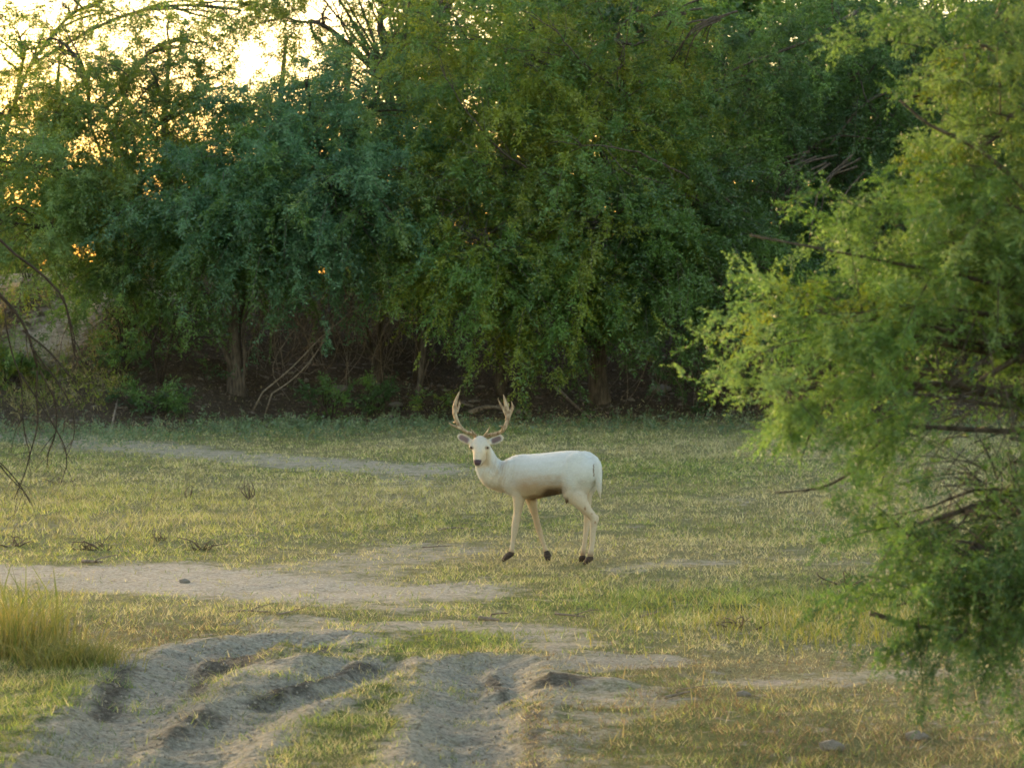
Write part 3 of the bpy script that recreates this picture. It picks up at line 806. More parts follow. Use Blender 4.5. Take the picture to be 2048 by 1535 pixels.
# ------------------------------------------------------------------ shrubs and thicket under the trees
def shrub(name, label, px, Y, w, h, key, key2, n, group=None, leaf=0.05, wid=0.022, droop=0.2, cat="shrub"):
    f = foot(px, Y)
    root = empty(name, f)
    tag(root, label, cat, group)
    W, Lf = Tubes(), Leaves()
    for k in range(9):
        e = f + np.array((rng.uniform(-w, w) * 0.8, rng.uniform(-0.4, 0.4), h * rng.uniform(0.6, 1.0)))
        limb(W, f - np.array((0, 0, 0.1)), e, 0.018, 0.004, 0.1, 7, 4, 0.08)
    lobe(Lf, W, f + np.array((0, 0, h * 0.5)), (w, w * 0.7, h * 0.5), n, 16, key, key2, 0.4, leaf, wid, 13, h * 0.5, 0.18, droop, 0.4, 0.4, 0.5, up=0.5, wood_r=0.005)
    link("stem", W.mesh(name + "_stem"), M_TWIG, root, True)
    link("foliage", Lf.mesh(name + "_foliage"), M_LEAF, root)
    return root
shrub("shrub", "large dark green shrub heaped beside the leaning trunk", 320, 43.4, 1.0, 1.7, 'dark', 'mid', 60)
shrub("shrub", "dark shrub growing at the foot of the pale earth bank", 250, 44.2, 0.6, 1.3, 'dark', 'mid', 46)
shrub("shrub", "low bushy green shrub in front of the large dark one", 300, 41.9, 0.55, 0.55, 'mid', 'dark', 22)
shrub("shrub", "small green bush among the weeds under the dead branches", 660, 42.4, 0.35, 0.6, 'mid', 'dark', 16)
shrub("shrub", "small dark bush between the dead branches and the twin stems", 740, 42.9, 0.4, 0.5, 'dark', 'mid', 14)
shrub("shrub", "olive shrub on the slope below the pale earth", 15, 43.6, 0.6, 0.45, 'mid', 'yellow', 36)
shrub("shrub", "grassy olive shrub crowning the pale earth slope", 60, 50.0, 0.9, 1.2, 'yellow', 'mid', 30)
shrub("shrub", "tiny leafy bush at the foot of the broad middle tree", 870, 42.6, 0.25, 0.35, 'mid', 'yellow', 9)
shrub("shrub", "dark low shrub at the wood edge beneath the near foliage", 1420, 44.0, 0.9, 0.7, 'dark', 'mid', 26)

# tangle of dead branches under the weeping tree
def dead_tangle(name, label, specs, r=0.012, parent_at=(640, 43.5)):
    f = foot(*parent_at)
    W = Tubes()
    for pts in specs:
        cp = bez(pts, 9)
        W.add(cp, [r, r * 0.4], 4)
    o = link(name, W.mesh(name), M_DEAD, None, True)
    tag(o, label, "dead branches")
for nm, lab, pts in [("dead_branch", "long pale dead branch slanting from the leaning trunk's foot", [(505, 800), (580, 738), (645, 672), (720, 610)]),
                     ("dead_branch", "second pale dead branch propped parallel to the slanting one", [(530, 795), (580, 762), (620, 722), (668, 650)])]:
    W = Tubes(); cp = bez([at(px, py, 42.9) for px, py in pts], 12); cp[0, 2] = gz(cp[0, 0], cp[0, 1]); W.add(cp, [0.016, 0.009], 6)
    for k in range(5):
        q = cp[rng.integers(4, 12)]; e = q + np.array((rng.uniform(-.5, .5), rng.uniform(-.3, .3), rng.uniform(-0.5, 0.6)))
        limb(W, q, e, 0.008, 0.003, 0.1, 6, 3)
    tag(link(nm, W.mesh(nm), M_DEAD, None, True), lab, "branch")
sp = []
for k in range(150):
    x0 = rng.uniform(490, 850); Y = rng.uniform(43.6, 46.5)
    p0 = at(x0, rng.uniform(560, 640), Y); xg = x0 + rng.uniform(-90, 60)
    p1 = np.array(((xg - 1024) / F_PX * Y, Y + rng.uniform(-.4, .4), 0)); p1[2] = gz(p1[0], p1[1]) + rng.uniform(-0.05, 0.8)
    m = (p0 + p1) / 2 + rng.normal(size=3) * 0.22
    sp.append([p0, m, p1])
dead_tangle("thicket", "dark tangle of thin dead stems hanging under the weeping tree", sp, 0.011)
sp = []
for k in range(70):
    x0 = rng.uniform(1240, 1620); Y = rng.uniform(44, 46.5)
    p0 = at(x0, rng.uniform(650, 720), Y); xg = x0 + rng.uniform(-70, 70)
    p1 = np.array(((xg - 1024) / F_PX * Y, Y + rng.uniform(-.4, .4), 0)); p1[2] = gz(p1[0], p1[1]) - 0.02
    sp.append([p0, (p0 + p1) / 2 + rng.normal(size=3) * 0.2, p1])
dead_tangle("thicket", "brown dead brush heaped on the bank beneath the near foliage", sp, 0.010, (1400, 45))

# twin thin stems standing between thicket and middle tree
def stem_tree(px, Y, label, tops):
    f = foot(px, Y); W = Tubes()
    for (tx, ty, rr) in tops:
        e = at(tx, ty, Y)
        m = (f + e) / 2 + np.array((rng.uniform(-.12, .12), 0, 0))
        W.add(bez([f - np.array((0, 0, .1)), m, e], 10), [rr, rr * 0.6], 6)
        for k in range(3):
            q = m + (e - m) * rng.random(); limb(W, q, q + rng.normal(size=3) * 0.4 + (0, 0, .3), rr * 0.3, 0.005, 0.1, 6, 3)
    tag(link("tree_stem", W.mesh("tree_stem"), M_BARK, None, True), label, "tree trunk")
stem_tree(832, 43.0, "forked thin pale stem leaning out left of the antlers", [(862, 560, 0.035), (845, 520, 0.05), (870, 690, 0.02)])
stem_tree(760, 44.5, "dark crooked trunk inside the thicket", [(780, 540, 0.07), (720, 560, 0.03)])
stem_tree(1000, 44.6, "dark upright trunk directly behind the antlers", [(1000, 560, 0.10), (1040, 560, 0.05)])
stem_tree(835, 45.5, "thick dark trunk in the shade behind the forked stem", [(830, 540, 0.12)])

# fallen logs and stones on the bank
def ground_pts(pts, lift=0.03):
    out = []
    for px, Y in pts:
        x = (px - 1024) / F_PX * Y
        out.append((x, Y, gz(x, Y) + lift))
    return out
for lab, pts, r in [("pale fallen branch lying on the bank left of the antlers", [(870, 43.6), (905, 43.8), (945, 43.5)], 0.035),
                    ("dark fallen log behind the antlers", [(940, 43.0), (980, 43.4), (1040, 43.1)], 0.045),
                    ("broken grey branch end right of the antlers", [(1015, 43.5), (1045, 43.3), (1060, 42.8)], 0.03),
                    ("thin fallen branch slanting down the bank", [(1110, 45.0), (1150, 44.2), (1180, 43.2)], 0.03)]:
    W = Tubes(); W.add(bez(ground_pts(pts, r * 0.8), 10), [r, r * 0.6], 7)
    tag(link("fallen_branch", W.mesh("fallen_branch"), M_DEAD, None, True), lab, "branch")

def stone_mesh(seed):
    r = np.random.default_rng(seed)
    me = bpy.data.meshes.new("stone")
    import bmesh
    bm = bmesh.new(); bmesh.ops.create_icosphere(bm, subdivisions=2, radius=1.0)
    ax = r.uniform(0.6, 1.2, 3)
    for v in bm.verts:
        c = np.array(v.co); k = 1 + 0.35 * (noise(*[np.array([q * 1.4 + 9]) for q in c], seed=seed)[0] - 0.5) * 2
        v.co = Vector(c * k * ax * (1, 1, 0.6))
    bm.to_mesh(me); bm.free()
    return me
stones = [stone_mesh(s) for s in (1, 2, 3)]
for k in range(44):
    px, Y = rng.uniform(580, 1500), rng.uniform(42.6, 47.0)
    f = foot(px, Y); s = rng.uniform(0.025, 0.065)
    o = link("stone", stones[k % 3], M_STONE)
    o.location = f + (0, 0, s * 0.05); o.scale = (s * rng.uniform(0.8, 1.9), s * rng.uniform(0.7, 1.3), s); o.rotation_euler = (0, 0, rng.uniform(0, 6))
    tag(o, "small pale stone lying in the leaf litter on the bank", "stone", "stones on the bank")
for px, Y, s, lab in [(677, 44.2, 0.17, "brown boulder half hidden behind the small green bush"), (1320, 45.6, 0.20, "pale boulder on the bank under the broad tree"),
                      (790, 43.4, 0.12, "pale rock between the thicket and the forked stem")]:
    o = link("boulder", stones[0], M_STONE); o.location = foot(px, Y) + (0, 0, s * 0.3); o.scale = (s * 1.2, s, s)
    tag(o, lab, "rock")

# ------------------------------------------------------------------ grass
def blades(x, y, h, w, col, lean=0.5, z=None):
    n = len(x)
    z = ground_z(x, y) if z is None else z
    th = rng.uniform(0, 2 * math.pi, n)
    side = np.stack((np.cos(th), np.sin(th), np.zeros(n)), -1)
    ln = rng.normal(size=(n, 2)) * lean
    base = np.stack((x, y, z - 0.005), -1)
    tip = base + np.stack((ln[:, 0] * h, ln[:, 1] * h, h), -1)
    a = base - side * (w / 2)[:, None]; b = base + side * (w / 2)[:, None]
    V = np.stack((a, b, tip), 1).reshape(-1, 3)
    C = np.repeat(col, 3, 0)
    return V, C

def field(y0, y1, dens, w0):
    out = []
    area_n = int((y1 - y0) * (2 * 0.215 * (y0 + y1) / 2 + 1.6) * dens)
    y = rng.uniform(y0, y1, area_n); hw = 0.205 * y + 0.8
    x = rng.uniform(-1, 1, area_n) * hw
    dry, hgt, grn = veg_maps(x, y)
    dirt = dirt_map(x, y)
    dens_m = np.clip(1 - dirt * 1.15 + (fbm(x * 4, y * 4, 4, 91) - 0.5) * 2.6, 0.03, 1) * (0.55 + 0.45 * grn)
    dens_m *= 1 - sstep(0.2, 2.2, y - edge_y(x)) * 0.93
    keep = rng.random(area_n) < dens_m
    x, y, dry, hgt, grn = x[keep], y[keep], dry[keep], hgt[keep], grn[keep]
    n = len(x)
    h = 0.031 * hgt * rng.uniform(0.4, 1.6, n)
    straw = np.array((0.50, 0.45, 0.22)); gr = np.array((0.16, 0.235, 0.055)); dk = np.array((0.075, 0.135, 0.032)); yg = np.array((0.31, 0.34, 0.085))
    t = rng.random((n, 1))
    green = gr * (1 - t) + np.where(rng.random((n, 1)) < 0.4, dk, yg) * t
    pd = np.clip(dry * 1.1 - grn * 0.5 + 0.34, 0.08, 0.94)
    col = np.where(rng.random((n, 1)) < pd[:, None], straw * rng.uniform(0.65, 1.15, (n, 1)), green)
    br = np.zeros(n)  # brown dead grass, also darkening the right foreground for tree shade
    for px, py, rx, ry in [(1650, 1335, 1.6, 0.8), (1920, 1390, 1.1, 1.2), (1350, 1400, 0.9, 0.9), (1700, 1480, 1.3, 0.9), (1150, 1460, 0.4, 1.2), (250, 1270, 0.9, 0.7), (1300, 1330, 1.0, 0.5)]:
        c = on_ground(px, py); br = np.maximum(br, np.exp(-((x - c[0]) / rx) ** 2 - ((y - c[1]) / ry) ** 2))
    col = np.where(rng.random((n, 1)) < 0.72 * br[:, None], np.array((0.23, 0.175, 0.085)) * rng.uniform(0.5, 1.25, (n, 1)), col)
    yl = 0.45 * np.exp(-((x + 4) / 4.5) ** 2 - ((y - 26) / 6.5) ** 2)  # yellow-green blades paint in the lit patch on the left grass
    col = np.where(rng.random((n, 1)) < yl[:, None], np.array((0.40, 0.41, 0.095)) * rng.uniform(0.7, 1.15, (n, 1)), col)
    cl = fbm(x * 6, y * 6, 3, 131)
    col = col * (0.72 + 0.5 * sstep(0.3, 0.68, cl))[:, None]
    h = h * (0.8 + 0.4 * sstep(0.35, 0.65, cl))
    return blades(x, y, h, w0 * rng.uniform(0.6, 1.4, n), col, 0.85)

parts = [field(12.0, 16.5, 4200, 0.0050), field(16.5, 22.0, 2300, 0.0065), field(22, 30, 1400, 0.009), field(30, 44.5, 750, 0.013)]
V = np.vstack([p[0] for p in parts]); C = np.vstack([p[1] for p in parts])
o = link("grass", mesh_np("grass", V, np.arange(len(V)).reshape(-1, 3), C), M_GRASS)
tag(o, "short patchy green and straw coloured grass covering the clearing", "grass", None, "stuff")

# taller dry seed stalks scattered over the clearing
n = 9000
y = rng.uniform(13, 42, n); x = rng.uniform(-1, 1, n) * (0.205 * y + 0.5)
dry, hgt, grn = veg_maps(x, y)
k = (rng.random(n) < (dirt_map(x, y) < 0.35) * (0.25 + 0.75 * (hgt > 1.15))) & (np.hypot(x - 0.3, y - 21.6) > 0.8)
x, y, dry = x[k], y[k], dry[k]
t = rng.random((len(x), 1))
V, C = blades(x, y, rng.uniform(0.05, 0.15, len(x)), 0.0045 + 0.00022 * y, np.array((0.36, 0.30, 0.13)) * t + np.array((0.17, 0.19, 0.05)) * (1 - t), 0.35)
o = link("grass_stalks", mesh_np("grass_stalks", V, np.arange(len(V)).reshape(-1, 3), C), M_GRASS)
tag(o, "thin taller dry stalks sticking out of the short grass", "grass", None, "stuff")

# broad leaved weeds along the foot of the bank
Lw = Leaves()
n = 3200
x = rng.uniform(-9.5, 9.5, n); y = edge_y(x) - 1.0 + rng.normal(size=n) * 1.1
keep = rng.random(n) < np.where(x < -1.0, 1.0, 0.35) * (0.25 + noise(x * 0.9, y * 0.9, seed=12))
x, y = x[keep], y[keep]
p = np.stack((x, y, ground_z(x, y)), -1)
d = norm(np.stack((rng.normal(size=len(x)) * 0.35, rng.normal(size=len(x)) * 0.35, np.ones(len(x))), -1))
a, b = np.array((0.07, 0.14, 0.05)), np.array((0.18, 0.23, 0.11)); t = rng.random((len(x), 1))
sprays(Lw, p, d, 0.19, 12, 0.06, 0.024, a * (1 - t) + b * t, 0.0, 1.2)
o = link("weeds", Lw.mesh("weeds"), M_LEAF)
tag(o, "low blue-green leafy weeds along the foot of the wooded bank", "weeds", None, "stuff")

# leaf litter twigs on the bank
Ll = Leaves()
n = 16000
x = rng.uniform(-9.5, 9.5, n); y = edge_y(x) + rng.uniform(-0.4, 7.5, n)
p = np.stack((x, y, ground_z(x, y) + 0.015), -1)
d = norm(np.stack((rng.normal(size=n), rng.normal(size=n), np.abs(rng.normal(size=n)) * 0.5), -1))
t = rng.random((n, 1))
Ll.leaves(p, d, rng.uniform(0.03, 0.12, n), rng.uniform(0.008, 0.03, n), np.array((0.05, 0.035, 0.02)) * (1 - t) + np.array((0.22, 0.17, 0.11)) * t)
o = link("leaf_litter", Ll.mesh("leaf_litter"), M_GRASS)
tag(o, "brown leaf litter scattered over the shaded bank", "leaf litter", None, "stuff")

# green weeds growing in the litter and the grassy slope on the left
Lw = Leaves()
n = 1500
x = rng.uniform(-10, -6.3, n); y = rng.uniform(41.5, 53, n)
p = np.stack((x, y, ground_z(x, y)), -1)
keep = noise(x * 0.8, y * 0.6, seed=5) > 0.35
for px, py, Yd, rx, ry in PALE:
    c = at(px, py, Yd)
    keep &= rng.random(n) > 1.3 * np.exp(-((x - c[0]) / rx) ** 2 - ((y - Yd) / ry) ** 2)
p = p[keep]
d = norm(np.stack((rng.normal(size=len(p)) * 0.3, rng.normal(size=len(p)) * 0.3, np.ones(len(p))), -1))
sprays(Lw, p, d, 0.28, 14, 0.13, 0.014, pick_cols(len(p), 'yellow', 'straw', 0.5), 0.2, 0.4)
o = link("slope_grass", Lw.mesh("slope_grass"), M_GRASS)
tag(o, "tall olive grass on the slope below the pale earth", "grass", None, "stuff")

# ------------------------------------------------------------------ tussocks, dead tufts, sticks in the clearing
def tussock(name, label, px, py, r, h, n, cols, cat="grass tuft", group=None, lean=0.45, w=0.006):
    c = on_ground(px, py)
    x = c[0] + rng.normal(size=n) * r; y = c[1] + rng.normal(size=n) * r * 0.7
    t = rng.random((n, 1)); V, C = [], []
    col = cols[0] * (1 - t) + cols[1] * t
    z = ground_z(x, y); hh = h * rng.uniform(0.4, 1.15, n)
    ln = rng.normal(size=(n, 2)) * lean + np.stack((x - c[0], y - c[1]), -1) / r * 0.12
    th = rng.uniform(0, 6.28, n); side = np.stack((np.cos(th), np.sin(th), 0 * th), -1) * (w / 2)
    b = np.stack((x, y, z - 0.01), -1); m = b + np.stack((ln[:, 0] * hh * 0.3, ln[:, 1] * hh * 0.3, hh * 0.6), -1)
    tp = b + np.stack((ln[:, 0] * hh, ln[:, 1] * hh, hh), -1)
    V = np.stack((b - side, b + side, m + side * 0.8, m - side * 0.8, tp), 1).reshape(-1, 3)
    i = np.arange(n)[:, None] * 5
    me = mesh_np(name, V, [i + np.array([[0, 1, 2, 3]]), i + np.array([[3, 2, 4]])], np.repeat(col, 5, 0))
    o = link(name, me, M_GRASS)
    return tag(o, label, cat, group)
GOLD = (np.array((0.12, 0.16, 0.035)), np.array((0.32, 0.275, 0.085)))
GRN = (np.array((0.09, 0.14, 0.03)), np.array((0.22, 0.24, 0.06)))
DEADC = (np.array((0.045, 0.033, 0.022)), np.array((0.20, 0.15, 0.09)))
tussock("grass_tussock", "tall golden green grass tussock at the edge of the left wheel rut", 20, 1315, 0.22, 0.44, 620, GOLD, w=0.007)
tussock("grass_tussock", "shorter olive grass spilling from the golden tussock toward the rut", 140, 1335, 0.15, 0.20, 750, GOLD, lean=0.7)
tussock("grass_tussock", "leafy green stems standing out of the golden tussock", 45, 1290, 0.16, 0.55, 60, GRN, lean=0.25, w=0.012)
tussock("grass_tussock", "wide yellow-green tall grass patch below the low near branches", 1700, 1255, 0.75, 0.13, 1500, (np.array((0.15, 0.19, 0.035)), np.array((0.34, 0.31, 0.07))))
for px, py, lab, hh in [(180, 1098, "broken brown stubble clump beside the pale dirt strip", 0.16), (210, 1100, "dark broken stub clump touching the brown stubble", 0.14),
                    (405, 1098, "spidery dead weed clump with upturned roots", 0.15), (320, 1085, "flat dead twig clump with one upright peg", 0.10),
                    (500, 1002, "upright dark dead stems in the pale green grass", 0.22), (378, 1000, "single dark dead stub in the grass", 0.16),
                    (120, 968, "reddish dry clump under the hanging twigs", 0.10), (30, 1090, "dark matted debris at the pale strip's end", 0.07),
                    (1690, 1165, "brown dead weed clump in front of the near branches", 0.14), (1480, 1255, "grey dead weed clump in the shaded grass", 0.12)]:
    c = on_ground(px, py); z0 = gz(*c); W = Tubes()
    upr = 'upright' in lab or 'single' in lab
    lean0 = rng.uniform(0, 6.28)
    for q in range(3 if 'single' in lab else 7 if upr else int(rng.integers(9, 15))):
        a0 = np.array((c[0] + rng.normal() * 0.012, c[1] + rng.normal() * 0.012, z0 - 0.02))
        th = lean0 + rng.normal() * 1.5; sp_ = rng.uniform(0.01, 0.06) if upr else rng.uniform(0.03, 0.26); up_ = hh * (rng.uniform(0.5, 1.1) if upr else rng.uniform(0.05, 0.9) ** 1.5)
        e0 = a0 + np.array((math.cos(th) * sp_, math.sin(th) * sp_, up_ + 0.02))
        m0 = a0 * 0.5 + e0 * 0.5 + rng.normal(size=3) * 0.035
        W.add(bez([a0, m0, e0], 6), [0.008, 0.003], 4)
        if q % 2: W.add(bez([m0, m0 + rng.normal(size=3) * 0.03, m0 + rng.normal(size=3) * 0.06 + (0, 0, 0.04)], 4), [0.004, 0.002], 3)
    tag(link("dead_weed", W.mesh("dead_weed"), M_DEADW, None, True), lab, "dead weed")

def stick(label, pts, r, group=None):
    W = Tubes(); P = []
    for px, py in pts:
        c = on_ground(px, py); P.append((c[0], c[1], gz(c[0], c[1]) + r * 1.2 + rng.uniform(0, 0.015)))
    cp = bez(P, 9); W.add(cp, [r, r * 0.55], 6)
    q = cp[5]; W.add(bez([q, q + np.array((rng.uniform(-.05, .12), rng.uniform(-.08, .1), 0.03)), q + np.array((rng.uniform(.08, .2), rng.uniform(-.1, .1), 0.05))], 5), [r * 0.5, r * 0.2], 4)
    tag(link("fallen_stick", W.mesh("fallen_stick"), M_DEAD, None, True), label, "stick", group)
stick("curved dark stick lying in the grass to the left of the deer's legs", [(876, 1062), (910, 1056), (950, 1060)], 0.010)
stick("short thick pale stick on the thin dirt line", [(958, 1245), (998, 1248)], 0.018)
stick("long thin stick on the grass above the left rut", [(455, 1226), (490, 1224), (540, 1232)], 0.010)
stick("forked twig to the right of the long thin stick", [(556, 1237), (590, 1226), (600, 1222)], 0.007)
stick("short grey stick at the edge of the pale dirt strip", [(165, 1130), (205, 1132)], 0.018)
stick("bleached stick lying in the pale grass by the upper track", [(222, 865), (236, 850)], 0.02)
stick("thin stick on the short grass right of the deer", [(1110, 1236), (1170, 1240)], 0.010)
stick("slanting twig in the green strip below the deer", [(1280, 1235), (1320, 1222)], 0.008)
stick("small twig half buried in the dry grass by the right rut", [(1330, 1400), (1380, 1390)], 0.010)
stick("dark rotting stick in the brown grass under the near branches", [(1785, 1310), (1830, 1300)], 0.014)
stick("dark leaning stick caught in the golden tussock", [(30, 1290), (120, 1268)], 0.010)
stick("thin stick at the front edge of the pale dirt patch", [(845, 1095), (900, 1092)], 0.008)
for px, py, s, lab in [(1665, 1497, 0.055, "flat pale stone in the shaded foreground grass"), (1835, 1480, 0.05, "pale stone beside the sparse foreground weeds"),
                       (1488, 1392, 0.035, "small dark stone on the brown grass"), (370, 1166, 0.035, "dark clod on the pale dirt strip")]:
    c = on_ground(px, py)
    o = link("stone", stones[1], M_STONE); o.location = (c[0], c[1], gz(*c) + s * 0.2); o.scale = (s * 1.6, s * 1.2, s)
    tag(o, lab, "stone")
# small clods in the ruts
n = 900
idx = rng.integers(0, 3, n)
pts = []
for k in range(n):
    path = (RUT_L1, RUT_L2, RUT_R)[idx[k]]
    j = rng.integers(0, len(path) - 1); t = rng.random()
    a, b = on_ground(*path[j]), on_ground(*path[j + 1])
    pts.append(a * (1 - t) + b * t + rng.normal(size=2) * 0.28)
pts = np.array(pts); zc = ground_z(pts[:, 0], pts[:, 1])
base = np.array([(1, 0, 0), (-.5, .87, 0), (-.5, -.87, 0), (0, 0, 1.0), (0, 0, -1)])
Vc = (base[None] * rng.uniform(0.004, 0.013, (n, 1, 1)) * rng.uniform(0.6, 1.3, (n, 5, 1))) + np.stack((pts[:, 0], pts[:, 1], zc + 0.004), -1)[:, None]
Fc = np.array([(0, 1, 3), (1, 2, 3), (2, 0, 3), (1, 0, 4), (2, 1, 4), (0, 2, 4)])
me = mesh_np("soil_clods", Vc.reshape(-1, 3), (np.arange(n)[:, None, None] * 5 + Fc).reshape(-1, 3))
tag(link("soil_clods", me, rough_mat("clod_soil", (0.22, 0.19, 0.145), (0.36, 0.32, 0.25), 8.0)), "crumbled dry soil clods in the wheel ruts", "soil", None, "stuff")

# ------------------------------------------------------------------ the white buck
def D(u, v, d=0.0):
    """point on the deer from its place in the close view; d metres beyond 22 m"""
    return at(860 + u / 3.8375, 760 + v / 3.8375, D_DEER + d)
UM = 239.45 * 3.8375      # close-view units per metre
def axd(u): return 0.13 - (u - 640) * 0.00054

class Solid(Tubes):
    def ell(self, c, axes, vecs=None, n=10, k=14):
        """ellipsoid; axes 3 lengths; vecs 3 unit rows"""
        vecs = np.eye(3) if vecs is None else np.asarray(vecs, float)
        th = np.linspace(0.0, math.pi, n)
        ring = []
        ph = np.arange(k) * 2 * math.pi / k
        V = np.stack((np.sin(th)[:, None] * np.cos(ph), np.sin(th)[:, None] * np.sin(ph), np.cos(th)[:, None] + 0 * ph), -1).reshape(-1, 3)
        V = (V * np.asarray(axes)) @ vecs + np.asarray(c)
        i = np.arange(n - 1)[:, None] * k; j = np.arange(k)[None]; j2 = (j + 1) % k
        Q = np.stack((i + j, i + k + j, i + k + j2, i + j2), -1).reshape(-1, 4)
        self.V.append(V); self.Q.append(Q + self.n); self.n += len(V)
    def chain(self, pts, rads, k=12, n=None):
        """tapered limb with round ends"""
        P = bez(pts, n or (len(pts) * 5)); r = np.interp(np.linspace(0, 1, len(P)), np.linspace(0, 1, len(rads)), rads)
        self.add(P, r, k)
        self.ell(P[0], (r[0],) * 3); self.ell(P[-1], (r[-1],) * 3)
    def barrel(self, st, k=20):
        """stations (u, top v, bottom v, half width m): oval sections across the body axis"""
        F_ = norm(np.array((-math.cos(0.46), math.sin(0.46), 0))); Lat = np.array((-F_[1], F_[0], 0)); Lat = Lat / np.linalg.norm(Lat)
        st = np.array(st, float)
        u = np.linspace(0, len(st) - 1, len(st) * 3)
        S_ = np.stack([np.interp(u, np.arange(len(st)), st[:, q]) for q in range(4)], -1)
        for q in range(1, 4):
            S_[1:-1, q] = (S_[:-2, q] + 2 * S_[1:-1, q] + S_[2:, q]) / 4
        V = []
        th = np.arange(k) * 2 * math.pi / k
        for (uu, vt, vb, hw) in S_:
            a, b = D(uu, vt, axd(uu)), D(uu, vb, axd(uu))
            c = (a + b) / 2; hz = (a[2] - b[2]) / 2
            sx = np.sign(np.cos(th)) * np.abs(np.cos(th)) ** 0.9
            V.append(c + Lat * (hw * sx)[:, None] + np.array((0, 0, 1)) * (hz * np.sin(th))[:, None])
        m = len(V); V = np.vstack(V)
        c0, c1 = V[:k].mean(0), V[-k:].mean(0)
        i = np.arange(m - 1)[:, None] * k; j = np.arange(k)[None]; j2 = (j + 1) % k
        Q = np.stack((i + j, i + j2, i + k + j2, i + k + j), -1).reshape(-1, 4)
        T = np.concatenate((np.stack((np.full(k, m*k), (np.arange(k)+1) % k, np.arange(k)), -1),
                            np.stack((np.full(k, m*k+1), (m-1)*k + np.arange(k), (m-1)*k + (np.arange(k)+1) % k), -1)))
        self.V += [V, np.vstack((c0, c1))]; self.Q.append(Q + self.n); self.T.append(T + self.n); self.n += m * k + 2

def remesh(sol, name, voxel, smooth=4):
    V = np.vstack(sol.V); Fs = [np.vstack(sol.Q)] + ([np.vstack(sol.T)] if sol.T else [])
    me = mesh_np(name + "_raw", V, Fs)
    o = bpy.data.objects.new(name + "_raw", me); sc.collection.objects.link(o)
    md = o.modifiers.new("r", 'REMESH'); md.mode = 'VOXEL'; md.voxel_size = voxel
    ms = o.modifiers.new("s", 'SMOOTH'); ms.factor = 0.5; ms.iterations = smooth
    dg = bpy.context.evaluated_depsgraph_get()
    out = bpy.data.meshes.new_from_object(o.evaluated_get(dg)); out.name = name
    bpy.data.objects.remove(o); bpy.data.meshes.remove(me)
    return out

Latn = np.array((-math.sin(0.46), -math.cos(0.46), 0))     # toward the side that faces the camera
body = Solid()
body.barrel([(1300, 640, 720, 0.05), (1275, 612, 790, 0.10), (1220, 575, 850, 0.135), (1150, 540, 872, 0.150), (1060, 540, 862, 0.158), (950, 550, 882, 0.172),
             (860, 560, 903, 0.175), (770, 568, 915, 0.160), (700, 566, 905, 0.145), (640, 578, 880, 0.130), (580, 612, 862, 0.115), (520, 645, 840, 0.095), (470, 690, 800, 0.06)])
# neck
body.chain([D(600, 740, 0.14), D(520, 720, 0.16), D(455, 650, 0.14), D(418, 560, 0.11), D(400, 500, 0.08)],
           [0.140, 0.125, 0.092, 0.074, 0.062], 16)
body.chain([D(560, 760, 0.14), D(470, 735, 0.13), D(410, 670, 0.11), D(395, 610, 0.10)], [0.11, 0.098, 0.070, 0.05], 14)
# shoulder and thigh muscles on both sides
for s, w in ((1, 0.085), (-1, 0.085)):
    off = Latn * w * s
    body.ell(D(665, 740, axd(665)) + off, (0.10, 0.065, 0.155))
    body.ell(D(1160, 720, axd(1160)) + off * 0.80, (0.15, 0.072, 0.19))
    body.ell(D(1135, 840, axd(1135)) + off * 0.85, (0.105, 0.062, 0.12))
# head: skull to muzzle, turned to face the camera
body.ell(D(386, 485, 0.02), (0.072, 0.085, 0.066))
body.chain([D(386, 495, 0.0), D(378, 560, -0.06), D(368, 610, -0.11), D(364, 632, -0.135)], [0.070, 0.055, 0.041, 0.034], 14)
body.ell(D(322, 508, -0.015), (0.026, 0.035, 0.03)); body.ell(D(440, 508, -0.015), (0.026, 0.035, 0.03))     # brow ridges
body.chain([D(392, 590, -0.02), D(380, 630, -0.075), D(372, 650, -0.105)], [0.045, 0.032, 0.022], 10)           # jaw
# ears
def ear(base, tip, wdt):
    b, t = np.array(base), np.array(tip)
    dr = norm(t - b); L_ = np.linalg.norm(t - b)
    fwd = norm(np.array((0, -1.0, 0.0)) - dr * (np.array((0, -1.0, 0)) @ dr)); sd = np.cross(dr, fwd)
    body.ell((b + t) / 2, (L_ * 0.54, wdt, 0.0125), np.vstack((dr, sd, fwd)))
    body.ell(b + dr * 0.015, (0.035, 0.028, 0.024), np.vstack((dr, sd, fwd)))
EAR_L = (D(318, 478, 0.02), D(208, 420, 0.02)); EAR_R = (D(448, 480, 0.02), D(566, 432, 0.02))
ear(*EAR_L, 0.041); ear(*EAR_R, 0.041)
